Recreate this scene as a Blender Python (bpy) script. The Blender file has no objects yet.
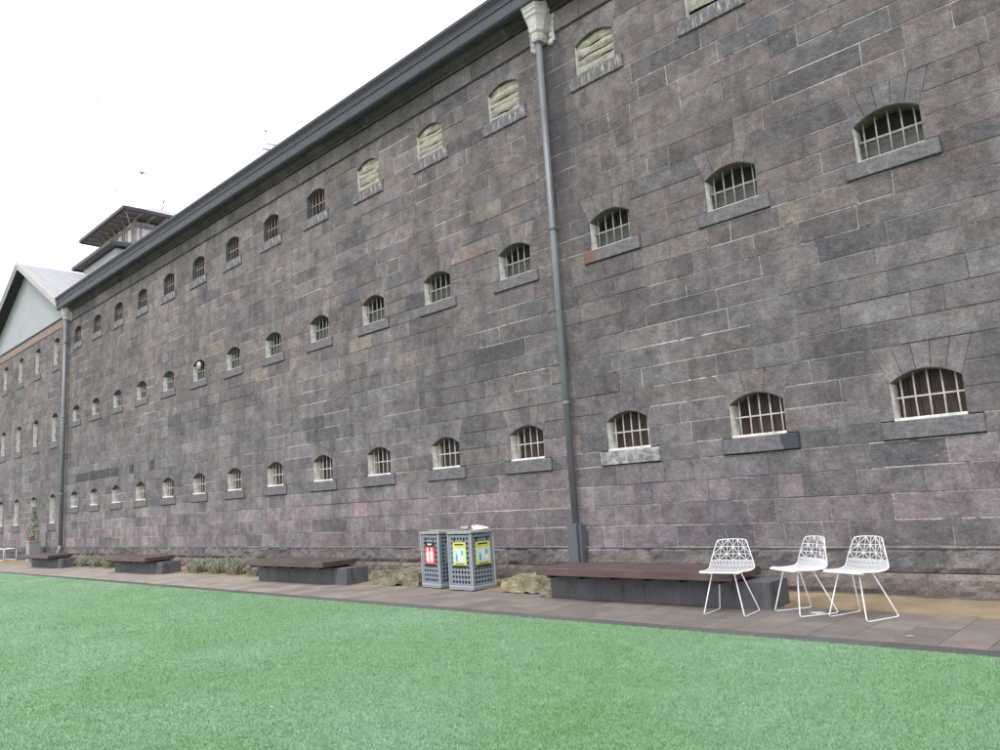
import bpy, math, random
import numpy as np
from mathutils import Vector, Matrix, noise
random.seed(7)
C = bpy.context.scene
COL = C.collection
PI = math.pi
WY = 9.6            # plane of the wall face
EYE = 1.43

# ------------------------------------------------------------ mesh builder
class MB:
    def __init__(s):
        s.v = []; s.f = []; s.m = []; s.c = []; s.sm = []
    def face(s, pts, m=0, c=None, smooth=False):
        b = len(s.v); s.v.extend([tuple(p) for p in pts]); s.f.append(tuple(range(b, b+len(pts))))
        s.m.append(m); s.c.append(c); s.sm.append(smooth)
    def add(s, vs, fs, m=0, c=None, smooth=False):
        b = len(s.v); s.v.extend([tuple(p) for p in vs])
        for f in fs:
            s.f.append(tuple(i+b for i in f)); s.m.append(m); s.c.append(c); s.sm.append(smooth)
    def box(s, x0, x1, y0, y1, z0, z1, m=0, c=None, ch=0.0, M=None):
        if ch <= 0:
            vs = [(x, y, z) for z in (z0, z1) for y in (y0, y1) for x in (x0, x1)]
            fs = [(0,2,3,1),(4,5,7,6),(0,1,5,4),(2,6,7,3),(0,4,6,2),(1,3,7,5)]
        else:
            vs = []; idx = {}
            X = (x0, x1); Y = (y0, y1); Z = (z0, z1); d = (ch, -ch)
            for i in (0,1):
                for j in (0,1):
                    for k in (0,1):
                        idx[(i,j,k,0)] = len(vs); vs.append((X[i], Y[j]+d[j], Z[k]+d[k]))
                        idx[(i,j,k,1)] = len(vs); vs.append((X[i]+d[i], Y[j], Z[k]+d[k]))
                        idx[(i,j,k,2)] = len(vs); vs.append((X[i]+d[i], Y[j]+d[j], Z[k]))
            fs = []
            for i in (0,1):
                q = [idx[(i,0,0,0)], idx[(i,1,0,0)], idx[(i,1,1,0)], idx[(i,0,1,0)]]
                fs.append(tuple(q if i else q[::-1]))
                q = [idx[(0,i,0,1)], idx[(0,i,1,1)], idx[(1,i,1,1)], idx[(1,i,0,1)]]
                fs.append(tuple(q if i else q[::-1]))
                q = [idx[(0,0,i,2)], idx[(1,0,i,2)], idx[(1,1,i,2)], idx[(0,1,i,2)]]
                fs.append(tuple(q if i else q[::-1]))
            for i in (0,1):
                for j in (0,1):
                    fs.append((idx[(i,j,0,0)], idx[(i,j,1,0)], idx[(i,j,1,1)], idx[(i,j,0,1)]))
                    fs.append((idx[(i,0,j,0)], idx[(i,1,j,0)], idx[(i,1,j,2)], idx[(i,0,j,2)]))
                    fs.append((idx[(0,i,j,1)], idx[(1,i,j,1)], idx[(1,i,j,2)], idx[(0,i,j,2)]))
                    for k in (0,1):
                        fs.append((idx[(i,j,k,0)], idx[(i,j,k,1)], idx[(i,j,k,2)]))
        if M is not None: vs = [M @ Vector(v) for v in vs]
        s.add(vs, fs, m, c)
    def tube(s, pts, r, n=6, m=0, c=None, closed=False):
        pts = [Vector(p) for p in pts]; N = len(pts)
        rr = r if isinstance(r, (list, tuple)) else [r]*N
        vs = []; fs = []; up = None
        for i, p in enumerate(pts):
            a = pts[(i-1) % N] if (i > 0 or closed) else p
            b = pts[(i+1) % N] if (i < N-1 or closed) else p
            t = (b-a).normalized()
            if up is None:
                up = t.orthogonal().normalized()
            up = (up - t*up.dot(t))
            up = up.normalized() if up.length > 1e-6 else t.orthogonal().normalized()
            w = t.cross(up)
            for k in range(n):
                an = 2*PI*k/n; vs.append(p + (up*math.cos(an)+w*math.sin(an))*rr[i])
        L = N if closed else N-1
        for i in range(L):
            for k in range(n):
                a0 = i*n+k; a1 = i*n+(k+1) % n; j = ((i+1) % N)*n
                fs.append((a0, a1, j+(k+1) % n, j+k))
        if not closed:
            fs.append(tuple(range(n))[::-1]); fs.append(tuple((N-1)*n+k for k in range(n)))
        s.add(vs, fs, m, c, smooth=True)
    def cone(s, base, top, r0, r1, n=10, m=0, c=None):
        s.tube([base, top], [r0, r1], n, m, c)
    def prism(s, poly, y0, y1, m=0, c=None, ch=0.0, my=None):
        """poly: list of (x,z) counter-clockwise seen from -y; front at y0, back at y1."""
        n = len(poly); cx = sum(p[0] for p in poly)/n; cz = sum(p[1] for p in poly)/n
        def inset(p):
            dx, dz = p[0]-cx, p[1]-cz
            lx = max(abs(dx), 1e-4); lz = max(abs(dz), 1e-4)
            return (p[0]-math.copysign(min(ch, lx*.5), dx), p[1]-math.copysign(min(ch, lz*.5), dz))
        ins = [inset(p) for p in poly] if ch else poly
        vs = [(p[0], y0, p[1]) for p in ins]; fs = [tuple(range(n))]
        if ch:
            vs += [(p[0], y0+ch*.8, p[1]) for p in poly]
            for i in range(n):
                j = (i+1) % n; fs.append((i, n+i, n+j, j))
            o = n
        else: o = 0
        b = len(vs); vs += [(p[0], y1, p[1]) for p in poly]
        for i in range(n):
            j = (i+1) % n; fs.append((o+i, b+i, b+j, o+j))
        s.add(vs, fs, m, c)
    def build(s, name, mats, parent=None, world=False, loc=None):
        me = bpy.data.meshes.new(name)
        me.from_pydata(s.v, [], s.f)
        if not isinstance(mats, (list, tuple)): mats = [mats]
        for m in mats: me.materials.append(m)
        me.polygons.foreach_set('material_index', s.m)
        me.polygons.foreach_set('use_smooth', s.sm)
        if any(c is not None for c in s.c):
            at = me.color_attributes.new('Col', 'FLOAT_COLOR', 'CORNER')
            arr = []
            for f, c in zip(s.f, s.c):
                c = c or (.5, .5, .5)
                arr.extend([c[0], c[1], c[2], 1.0]*len(f))
            at.data.foreach_set('color', arr)
        me.update()
        o = bpy.data.objects.new(name, me); COL.objects.link(o)
        if parent:
            o.parent = parent
            if world: o.matrix_parent_inverse = Matrix.Translation(-Vector(parent.location))
        if loc is not None: o.location = loc
        return o

def tag(o, label=None, cat=None, group=None, kind=None):
    if label: o['label'] = label
    if cat: o['category'] = cat
    if group: o['group'] = group
    if kind: o['kind'] = kind
    return o
def thing(name, label, cat, loc=(0,0,0), rotz=0, group=None):
    o = bpy.data.objects.new(name, None); COL.objects.link(o); o.location = loc; o.rotation_euler = (0,0,rotz)
    o.empty_display_size = .2
    return tag(o, label, cat, group)
def dup(root, loc=None, rotz=None, label=None, parent=None):
    r = root.copy(); COL.objects.link(r)
    if loc is not None: r.location = loc
    if rotz is not None: r.rotation_euler = (0,0,rotz)
    if label: r['label'] = label
    if parent: r.parent = parent
    for ch in [o for o in COL.objects if o.parent == root]:
        c = ch.copy(); COL.objects.link(c); c.parent = r; c.matrix_parent_inverse = ch.matrix_parent_inverse.copy()
        for g in [o for o in COL.objects if o.parent == ch]:
            d = g.copy(); COL.objects.link(d); d.parent = c; d.matrix_parent_inverse = g.matrix_parent_inverse.copy()
    return r

# ------------------------------------------------------------ materials
def new_mat(name):
    m = bpy.data.materials.new(name); m.use_nodes = True
    nt = m.node_tree; b = nt.nodes['Principled BSDF']
    return m, nt, b
def N(nt, t, **k):
    n = nt.nodes.new(t)
    for a, v in k.items():
        if a.startswith('i_'): n.inputs[a[2:].replace('_', ' ')].default_value = v
        else: setattr(n, a, v)
    return n
def ramp(nt, src, p0, p1, c0=(0,0,0,1), c1=(1,1,1,1)):
    r = nt.nodes.new('ShaderNodeValToRGB'); e = r.color_ramp.elements
    e[0].position = p0; e[1].position = p1; e[0].color = c0; e[1].color = c1
    nt.links.new(src, r.inputs[0]); return r.outputs[0]
def mix(nt, fac, a, b, mode='MIX'):
    m = nt.nodes.new('ShaderNodeMix'); m.data_type = 'RGBA'; m.blend_type = mode
    def put(i, x):
        if hasattr(x, 'is_linked') or hasattr(x, 'links'): nt.links.new(x, m.inputs[i])
        elif isinstance(x, (int, float)): m.inputs[i].default_value = x
        else: m.inputs[i].default_value = tuple(x) + ((1,) if len(x) == 3 else ())
    put(0, fac); put(6, a); put(7, b); return m.outputs[2]
def noise_node(nt, scale, detail=4, rough=.55, sc=(1,1,1), coord='Object', dist=0):
    tc = nt.nodes.new('ShaderNodeTexCoord'); mp = nt.nodes.new('ShaderNodeMapping'); mp.inputs['Scale'].default_value = sc
    nt.links.new(tc.outputs[coord], mp.inputs[0])
    n = N(nt, 'ShaderNodeTexNoise'); n.inputs['Scale'].default_value = scale; n.inputs['Detail'].default_value = detail
    n.inputs['Roughness'].default_value = rough; n.inputs['Distortion'].default_value = dist
    nt.links.new(mp.outputs[0], n.inputs['Vector']); return n.outputs[0]
def bump(nt, b, src, strength=.5, dist=.01, prev=None):
    n = nt.nodes.new('ShaderNodeBump'); n.inputs['Strength'].default_value = strength; n.inputs['Distance'].default_value = dist
    nt.links.new(src, n.inputs['Height'])
    if prev: nt.links.new(prev, n.inputs['Normal'])
    nt.links.new(n.outputs[0], b.inputs['Normal']); return n.outputs[0]
def simple(name, col, rough=.6, var=.15, scale=8, bmp=0, bscale=40, metallic=0, spec=.4, sc=(1,1,1)):
    m, nt, b = new_mat(name)
    b.inputs['Roughness'].default_value = rough; b.inputs['Metallic'].default_value = metallic
    b.inputs['Specular IOR Level'].default_value = spec
    n = noise_node(nt, scale, sc=sc)
    lo = tuple(c*(1-var) for c in col); hi = tuple(min(1, c*(1+var)) for c in col)
    nt.links.new(ramp(nt, n, .3, .7, lo+(1,), hi+(1,)), b.inputs['Base Color'])
    if bmp: bump(nt, b, noise_node(nt, bscale, 5, sc=sc), bmp, .01)
    return m

def stone_mat(name, use_attr=True, col=(.2,.2,.2), streak=0.0, var=1.0, lime=.5, rock=.6, moss=0.0, damp=False, coarse=4.0):
    m, nt, b = new_mat(name)
    b.inputs['Roughness'].default_value = .9; b.inputs['Specular IOR Level'].default_value = .2
    if use_attr:
        a = nt.nodes.new('ShaderNodeAttribute'); a.attribute_name = 'Col'; base = a.outputs['Color']
    else:
        a = nt.nodes.new('ShaderNodeRGB'); a.outputs[0].default_value = col+(1,); base = a.outputs[0]
    v = .34*var
    big = ramp(nt, noise_node(nt, coarse, 6, .7), .3, .72, (1-v,)*3+(1,), (1+v,)*3+(1,))
    base = mix(nt, 1.0, base, big, 'MULTIPLY')
    fine = ramp(nt, noise_node(nt, 38, 6, .8), .3, .7, (.66,)*3+(1,), (1.36,)*3+(1,))
    base = mix(nt, 1.0, base, fine, 'MULTIPLY')
    patch = ramp(nt, noise_node(nt, .8, 6, .68), .35, .68, (.82,.82,.85,1), (1.17,1.15,1.13,1))
    base = mix(nt, 1.0, base, patch, 'MULTIPLY')
    blot = ramp(nt, noise_node(nt, 8.5, 5, .7, (1, 1, 1.5), dist=1.2), .36, .66, (.84,.84,.85,1), (1.15,1.145,1.14,1))
    base = mix(nt, 1.0, base, blot, 'MULTIPLY')
    drip = ramp(nt, noise_node(nt, 1.0, 6, .65, (2.6, 1, .16)), .36, .64, (.87,.87,.88,1), (1.10,1.10,1.10,1))
    base = mix(nt, 1.0, base, drip, 'MULTIPLY')
    warm = ramp(nt, noise_node(nt, 2.3, 4, .6), .40, .62, (.985,1.0,1.01,1), (1.045,1.0,.97,1))
    base = mix(nt, 1.0, base, warm, 'MULTIPLY')
    # slanting chisel scars and pits
    scar = ramp(nt, noise_node(nt, 7, 3, .6, (1.0, 1, 3.2), dist=1.6), .62, .72, (0,0,0,1), (1,1,1,1))
    base = mix(nt, mix(nt, scar, (0,0,0), (.36,.36,.36)), base, (.36,.35,.335))
    pits = ramp(nt, noise_node(nt, 22, 2, .5), .68, .76)
    base = mix(nt, mix(nt, pits, (0,0,0), (.45,.45,.45)), base, (.07,.068,.07))
    if lime:
        l = mix(nt, 1.0, ramp(nt, noise_node(nt, 3.2, 7, .78, dist=.8), .66, .72), ramp(nt, noise_node(nt, .6, 2), .40, .58), 'MULTIPLY')
        base = mix(nt, mix(nt, l, (0,0,0), (lime,)*3), base, (.42,.41,.38))
    if streak:
        s_ = ramp(nt, noise_node(nt, 6, 5, .7, (6, 1, .8)), .52, .66)
        base = mix(nt, mix(nt, s_, (0,0,0), (streak,)*3), base, (.62,.62,.60))
    if moss:
        s_ = ramp(nt, noise_node(nt, 5, 6, .7), .42, .6)
        base = mix(nt, mix(nt, s_, (0,0,0), (moss,)*3), base, (.13,.13,.06))
    if damp:
        # dark damp trail beside the downpipe: a stain with its own shape, fixed on the wall
        tc = nt.nodes.new('ShaderNodeTexCoord'); sx = nt.nodes.new('ShaderNodeSeparateXYZ')
        nt.links.new(tc.outputs['Object'], sx.inputs[0])
        def mth(op, a_, b_=None, clamp=False):
            q = nt.nodes.new('ShaderNodeMath'); q.operation = op; q.use_clamp = clamp
            for i, x in enumerate((a_, b_)):
                if x is None: continue
                if isinstance(x, (int, float)): q.inputs[i].default_value = x
                else: nt.links.new(x, q.inputs[i])
            return q.outputs[0]
        nz = noise_node(nt, 2.2, 5, .6)
        xx = mth('ADD', sx.outputs[0], mth('MULTIPLY', mth('SUBTRACT', nz, .5), .45))
        d = mth('ABSOLUTE', mth('ADD', xx, 7.38))
        f = mth('SUBTRACT', 1.0, mth('MULTIPLY', mth('SUBTRACT', d, .16), 9.0), True)
        f = mth('MINIMUM', f, 1.0, True)
        zt = mth('MULTIPLY', mth('SUBTRACT', sx.outputs[2], 4.6), .45, True)
        f = mth('MULTIPLY', f, mth('MULTIPLY', zt, .62))
        base = mix(nt, f, base, (.052,.052,.062))
        # lilac-pink wash low on the wall, ragged upper edge
        n1 = noise_node(nt, .9, 6, .65, (1, 1, .7)); n2 = noise_node(nt, .5, 4, .6, (1.3, 1, .5))
        f = mth('MULTIPLY', mth('ADD', mth('SUBTRACT', 1.62, sx.outputs[2]), mth('MULTIPLY', mth('SUBTRACT', n1, .5), 1.5)), 4.0, True)
        f = mth('MULTIPLY', f, mth('MULTIPLY', mth('SUBTRACT', n2, .36), 5.0, True))
        base = mix(nt, mth('MULTIPLY', f, .40), base, mix(nt, 1.0, base, (1.42,1.20,1.28), 'MULTIPLY'))
    nt.links.new(base, b.inputs['Base Color'])
    p = bump(nt, b, noise_node(nt, 14, 8, .75), rock, .03)
    bump(nt, b, noise_node(nt, 90, 3, .6), .35, .006, p)
    return m

M = {}
M['stone'] = stone_mat('bluestone', damp=True)
M['stone_frieze'] = stone_mat('frieze_stone', lime=.2, coarse=1.5)
M['stone_rough'] = stone_mat('rock_faced_stone', moss=.12, rock=.9, coarse=3, var=.8)
M['stone_moss'] = stone_mat('mossy_rubble', moss=.55, rock=1.0)
M['yellow_stone'] = stone_mat('yellow_rubble', moss=.25, rock=1.0, use_attr=True, lime=.5)
M['sill'] = stone_mat('sill_stone', use_attr=False, col=(.150,.146,.160), lime=.1, rock=.35, var=.6)
M['sill_streak'] = stone_mat('sill_stone_streaked', use_attr=False, col=(.135,.130,.142), streak=.6, rock=.35, var=.6)
M['mortar'] = stone_mat('mortar', use_attr=True, rock=.6, lime=.7, var=1.0, coarse=1.2)
_nt = M['mortar'].node_tree; _b = _nt.nodes['Principled BSDF']; _src = _b.inputs['Base Color'].links[0].from_socket
_nt.links.new(mix(_nt, ramp(_nt, noise_node(_nt, 2.4, 5, .7), .54, .60, (0,0,0,1), (.8,.8,.8,1)), _src, (.085,.080,.081)), _b.inputs['Base Color'])

def sill_special(name, kind):
    m = M['sill'].copy(); m.name = name; nt = m.node_tree; b = nt.nodes['Principled BSDF']
    base = b.inputs['Base Color'].links[0].from_socket
    tc = nt.nodes.new('ShaderNodeTexCoord'); sx = nt.nodes.new('ShaderNodeSeparateXYZ'); nt.links.new(tc.outputs['Object'], sx.inputs[0])
    if kind == 'rust':
        f = ramp(nt, sx.outputs[0], -.42, -.12, (.6,.6,.6,1), (0,0,0,1))
        # ramp positions must be 0..1, so shift first
        add = nt.nodes.new('ShaderNodeMath'); add.operation = 'ADD'; add.inputs[1].default_value = .6; nt.links.new(sx.outputs[0], add.inputs[0])
        f = ramp(nt, add.outputs[0], .2, .42, (.7,.7,.7,1), (0,0,0,1)); col = (.20,.085,.06)
    elif kind == 'patch':
        add = nt.nodes.new('ShaderNodeMath'); add.operation = 'ADD'; add.inputs[1].default_value = .5; nt.links.new(sx.outputs[0], add.inputs[0])
        nz = noise_node(nt, 4, 2)
        ad2 = nt.nodes.new('ShaderNodeMath'); ad2.operation = 'MULTIPLY_ADD'; ad2.inputs[1].default_value = .25; nt.links.new(nz, ad2.inputs[0]); nt.links.new(add.outputs[0], ad2.inputs[2])
        f = ramp(nt, ad2.outputs[0], .92, .94, (0,0,0,1), (.85,.85,.85,1)); col = (.045,.05,.065)
    else:
        f = ramp(nt, noise_node(nt, 7, 6, .7), .42, .58, (.1,.1,.1,1), (.8,.8,.8,1)); col = (.44,.45,.46)
    nt.links.new(mix(nt, f, base, col), b.inputs['Base Color'])
    return m
M['sill_rust'] = sill_special('sill_stone_rust', 'rust')
M['sill_patch'] = sill_special('sill_stone_dark_patch', 'patch')
M['sill_white'] = sill_special('sill_stone_white_mottle', 'white')

def dirty_paint(name, col, dirt, amt=.5, scale=9, rough=.55, metallic=0, sc=(1,1,1)):
    m, nt, b = new_mat(name); b.inputs['Roughness'].default_value = rough; b.inputs['Metallic'].default_value = metallic
    f = ramp(nt, noise_node(nt, scale, 6, .7, sc), .45, .75, (0,0,0,1), (amt,)*3+(1,))
    nt.links.new(mix(nt, f, col, dirt), b.inputs['Base Color'])
    bump(nt, b, noise_node(nt, 60, 4, .6), .15, .004)
    return m
M['white_reveal'] = dirty_paint('whitewash', (.70,.69,.66), (.28,.26,.22), .8, 7, .8)
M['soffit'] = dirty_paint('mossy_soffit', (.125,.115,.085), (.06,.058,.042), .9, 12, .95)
M['bar_white'] = dirty_paint('bar_paint', (.50,.47,.45), (.22,.17,.14), .8, 14, .5)
M['bar_grey'] = dirty_paint('bar_paint_grey', (.30,.28,.26), (.12,.09,.075), .9, 14, .5)
M['bar_rust'] = dirty_paint('bar_rusty', (.30,.23,.22), (.14,.075,.06), .9, 12, .7)
M['brown_board'] = simple('brown_shutter', (.055,.034,.030), .6, .4, 6, .3, 30, sc=(8,1,.6))
M['black_in'] = simple('dark_interior', (.016,.015,.014), .8, .3)
M['frost'] = dirty_paint('pane_sky_reflection', (.062,.064,.060), (.030,.031,.028), .8, 5, .6)  # grey-green frosted glass, sky reflection put into its colour
M['infill'] = stone_mat('limewashed_infill', use_attr=False, col=(.44,.405,.34), lime=.4, rock=.9, moss=.12)
M['gutter'] = dirty_paint('gutter_metal', (.052,.052,.072), (.032,.031,.042), .8, 2.0, .6, sc=(1,1,4))
M['gutter_lip'] = dirty_paint('gutter_lip_metal', (.15,.145,.165), (.09,.085,.10), .7, 2.5, .4)
M['cove'] = stone_mat('dirty_cove_stone', lime=.25, coarse=1.2)
M['pipe'] = dirty_paint('pipe_paint', (.165,.18,.205), (.11,.115,.13), .8, 3, .38)
M['pipe_dark'] = dirty_paint('pipe_box_paint', (.10,.115,.14), (.06,.065,.075), .6, 4, .4)
M['hopper'] = dirty_paint('hopper_paint', (.53,.49,.48), (.28,.25,.23), .8, 12, .7)
M['zinc'] = dirty_paint('pale_roof', (.33,.33,.36), (.23,.235,.26), .9, 4, .6)
M['barge'] = dirty_paint('barge_board', (.44,.415,.43), (.32,.30,.30), .6, 5, .6)
M['clad'] = dirty_paint('blue_grey_cladding', (.345,.365,.385), (.285,.30,.32), .7, 1.2, .7)
M['dark_timber'] = simple('dark_soffit', (.035,.032,.038), .8, .3)
M['pink_brick'] = simple('pink_render', (.25,.18,.165), .9, .25, 5, .4)
M['timber_frame'] = simple('weathered_timber', (.42,.33,.30), .8, .25, 10)
M['sash'] = simple('white_sash', (.80,.81,.83), .4, .08)
M['green_white'] = dirty_paint('pale_green_boards', (.50,.53,.52), (.40,.43,.42), .7, 2, .7)
M['slate'] = simple('slate_roof', (.12,.12,.13), .7, .3)
M['white_metal'] = simple('white_powder_coat', (.70,.70,.74), .35, .03)
M['steel'] = dirty_paint('galvanised_panel', (.225,.265,.31), (.17,.20,.235), .7, 5, .42, .15)
M['steel_trim'] = dirty_paint('galvanised_trim', (.37,.41,.45), (.27,.30,.33), .6, 8, .4, .2)
M['bin_in'] = simple('bin_liner_dark', (.012,.013,.014), .7, .2)
M['lid'] = dirty_paint('steel_lid', (.36,.37,.38), (.22,.22,.21), .7, 7, .4, .3)
def flat(name, col, rough=.5): return simple(name, col, rough, .04, 20)
M['red'] = flat('red_plate', (.62,.045,.05)); M['yellow'] = flat('yellow_plate', (.58,.62,.14))
M['white'] = flat('white_print', (.75,.75,.74)); M['black'] = flat('black_print', (.02,.02,.02)); M['blue'] = flat('blue_print', (.10,.30,.50)); M['paleblue'] = flat('pale_blue_print', (.50,.66,.66))
M['deck'] = None
def wood(name, col, grey, rough=.5):
    m, nt, b = new_mat(name); b.inputs['Roughness'].default_value = rough
    a = nt.nodes.new('ShaderNodeAttribute'); a.attribute_name = 'Col'
    g = ramp(nt, noise_node(nt, 5, 6, .65, (1.0, 14, 14)), .3, .7, (.72,.72,.72,1), (1.3,1.3,1.3,1))
    base = mix(nt, 1, a.outputs['Color'], g, 'MULTIPLY')
    w = ramp(nt, noise_node(nt, 1.6, 5, .6, (1, 2.5, 2.5)), .42, .7, (0,0,0,1), (.55,.55,.55,1))
    base = mix(nt, w, base, grey)
    nt.links.new(base, b.inputs['Base Color'])
    bump(nt, b, noise_node(nt, 12, 5, .7, (1, 14, 14)), .4, .004)
    return m
M['deck'] = wood('jarrah_deck', (.1,.05,.04), (.13,.095,.085))
def concrete(name, col):
    m, nt, b = new_mat(name); b.inputs['Roughness'].default_value = .8
    f = ramp(nt, noise_node(nt, 3, 6, .65), .3, .7, tuple(c*.75 for c in col)+(1,), tuple(c*1.2 for c in col)+(1,))
    s_ = ramp(nt, noise_node(nt, 4, 6, .7, (4.5, 4.5, .7)), .54, .66)
    base = mix(nt, mix(nt, s_, (0,0,0), (.7,.7,.7)), f, (.035,.036,.04))
    nt.links.new(base, b.inputs['Base Color']); bump(nt, b, noise_node(nt, 50, 4), .2, .005)
    return m
M['conc'] = concrete('cast_concrete', (.105,.105,.115))

# ground materials
def attr_ground(name, rough=.85, var=.2, stain=(.10,.085,.075)):
    m, nt, b = new_mat(name); b.inputs['Roughness'].default_value = rough; b.inputs['Specular IOR Level'].default_value = .3
    a = nt.nodes.new('ShaderNodeAttribute'); a.attribute_name = 'Col'
    f = ramp(nt, noise_node(nt, 3, 7, .7), .3, .7, (1-var,)*3+(1,), (1+var,)*3+(1,))
    base = mix(nt, 1, a.outputs['Color'], f, 'MULTIPLY')
    f2 = ramp(nt, noise_node(nt, 120, 3, .7), .3, .7, (.8,.8,.8,1), (1.2,1.2,1.2,1))
    base = mix(nt, 1, base, f2, 'MULTIPLY')
    st = ramp(nt, noise_node(nt, 1.1, 5, .65, dist=.7), .56, .72, (0,0,0,1), (.45,.45,.45,1))
    base = mix(nt, st, base, stain)
    nt.links.new(base, b.inputs['Base Color']); bump(nt, b, noise_node(nt, 70, 4, .7), .3, .004)
    return m
M['paver'] = attr_ground('paver_stone')
M['kerb'] = attr_ground('edge_bluestone', stain=(.06,.06,.06))
def sand_mat():
    m, nt, b = new_mat('sandy_gravel'); b.inputs['Roughness'].default_value = .95; b.inputs['Specular IOR Level'].default_value = .1
    f = ramp(nt, noise_node(nt, 2, 7, .7), .3, .7, (.21,.16,.105,1), (.33,.265,.185,1))
    g = ramp(nt, noise_node(nt, 90, 3, .8), .3, .7, (.65,.65,.65,1), (1.3,1.3,1.3,1))
    nt.links.new(mix(nt, 1, f, g, 'MULTIPLY'), b.inputs['Base Color']); bump(nt, b, noise_node(nt, 90, 3, .8), .7, .01)
    return m
M['sand'] = sand_mat()
def turf_mat(name):
    m, nt, b = new_mat(name); b.inputs['Roughness'].default_value = .75; b.inputs['Specular IOR Level'].default_value = .25
    f = ramp(nt, noise_node(nt, .55, 5, .6), .35, .65, (.155,.285,.140,1), (.215,.342,.215,1))
    g = ramp(nt, noise_node(nt, 5, 6, .75), .3, .7, (.84,.86,.84,1), (1.14,1.12,1.16,1))
    h = ramp(nt, noise_node(nt, 38, 5, .85), .28, .72, (.62,.66,.62,1), (1.36,1.30,1.40,1))
    base = mix(nt, 1, mix(nt, 1, f, g, 'MULTIPLY'), h, 'MULTIPLY')
    nt.links.new(base, b.inputs['Base Color']); bump(nt, b, noise_node(nt, 45, 5, .85), .6, .02)
    return m
M['turf'] = turf_mat('artificial_turf')

# ------------------------------------------------------------ stones
def fbm(x, z, s=1.0, off=0.0):
    return noise.fractal(Vector((x*s+off, z*s, off*1.7)), 1.0, 2.0, 4)
def stone_col(x, z, wing=False):
    r = random.random()
    n = fbm(x, z, .22, 3.0)*.5 + fbm(x, z, .9, 9.0)*.3
    if z > 5.2: c = [.153, .133, .136]
    elif z > 1.76:
        t = min(1, max(0, (z-3.4)/1.9)); a = (.152,.142,.149); b = (.156,.136,.139)
        c = [a[i]*(1-t)+b[i]*t for i in range(3)]
    else: c = [.166, .158, .166]
    # lilac-pink band below the lowest windows, broken into patches
    if .5 < z < 1.80:
        p = .85 if x < -8.5 else .45
        if x > -4: p = .55
        if fbm(x, z, .6, 21.0)+.25 > 0 or random.random() < .25:
            if random.random() < p*.5:
                k = random.uniform(.2, .8); q = (.222,.187,.203)
                c = [c[i]*(1-k)+q[i]*k for i in range(3)]
    elif 1.8 < z < 2.9 and random.random() < .05: c = [.17,.148,.155]
    if r < .10: k = random.uniform(.3, .7); c = [c[i]*(1-k)+(.098,.102,.116)[i]*k for i in range(3)]
    elif r < .16: c = [c[0]*1.14, c[1]*1.11, c[2]*1.04]
    elif r < .170 and z > 3: c = [.200,.178,.158]
    elif r < .174 and z > 3: c = [.190,.155,.145]
    s = (1+n*.22)*random.uniform(.83, 1.14)
    if x < -9: s *= 1+.10*min(1, (-9-x)/6)
    return tuple(max(.03, v*s) for v in c)
def mortar_col(x, z):
    n = fbm(x, z, .5, 40.0) + random.uniform(-.25, .25)
    t = min(1, max(0, .48+n*1.6))
    a = (.120,.112,.112); b = (.47,.45,.435)
    return tuple(a[i]*(1-t)+b[i]*t for i in range(3))

LEV = [.56,.86,1.16,1.46,1.76,1.99,2.28,2.57,2.86,3.16,3.46,3.76,4.06,4.36,4.66,4.96,5.18,5.47,5.76,6.06,6.37,6.68,6.99,7.30,7.61,7.92,8.18,8.50,8.81,9.13]
W = .375
ROWS = {'low': dict(s0=1.76, s1=1.99, sp=2.43, cr=2.56, top=2.86),
        'mid': dict(s0=4.96, s1=5.18, sp=5.63, cr=5.76, top=6.06),
        'high': dict(s0=7.92, s1=8.18, sp=8.69, cr=8.81, top=9.13)}
X0, SP = -2.446, 2.042
def wx(i): return X0 - SP*i
obst = []
for i in range(15):
    for r in ('low', 'mid', 'high'):
        if r == 'high' and i == 0: pass
        d = dict(ROWS[r]); d['x'] = wx(i); d['w'] = W; d['row'] = r; d['i'] = i; obst.append(d)
WING = {'low': dict(s0=1.16, s1=1.46, sp=2.46, cr=2.57, top=2.86),
        'mid': dict(s0=4.36, s1=4.66, sp=5.65, cr=5.76, top=6.06),
        'high': dict(s0=7.45, s1=7.72, sp=8.72, cr=8.82, top=9.13)}
wobst = []
for i in range(4):
    for r in ('low', 'mid', 'high'):
        d = dict(WING[r]); d['x'] = -33.6-2.46*i; d['w'] = .34; d['row'] = r; d['i'] = i; wobst.append(d)

FL = .15
def edge_off(o, z):
    if z <= o['s1']-.001: return o['w']+.155
    if z <= o['sp']: return o['w']
    return o['w'] + FL*(z-o['sp'])/(o['top']-o['sp'])
def edge_pts(o, z0, z1):
    """offset polyline of the obstacle edge between z0 and z1"""
    e = 1e-3; pts = [(z0, edge_off(o, z0+e))]
    if z0 < o['sp'] < z1: pts.append((o['sp'], o['w']))
    pts.append((z1, edge_off(o, z1-e))); return pts

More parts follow.
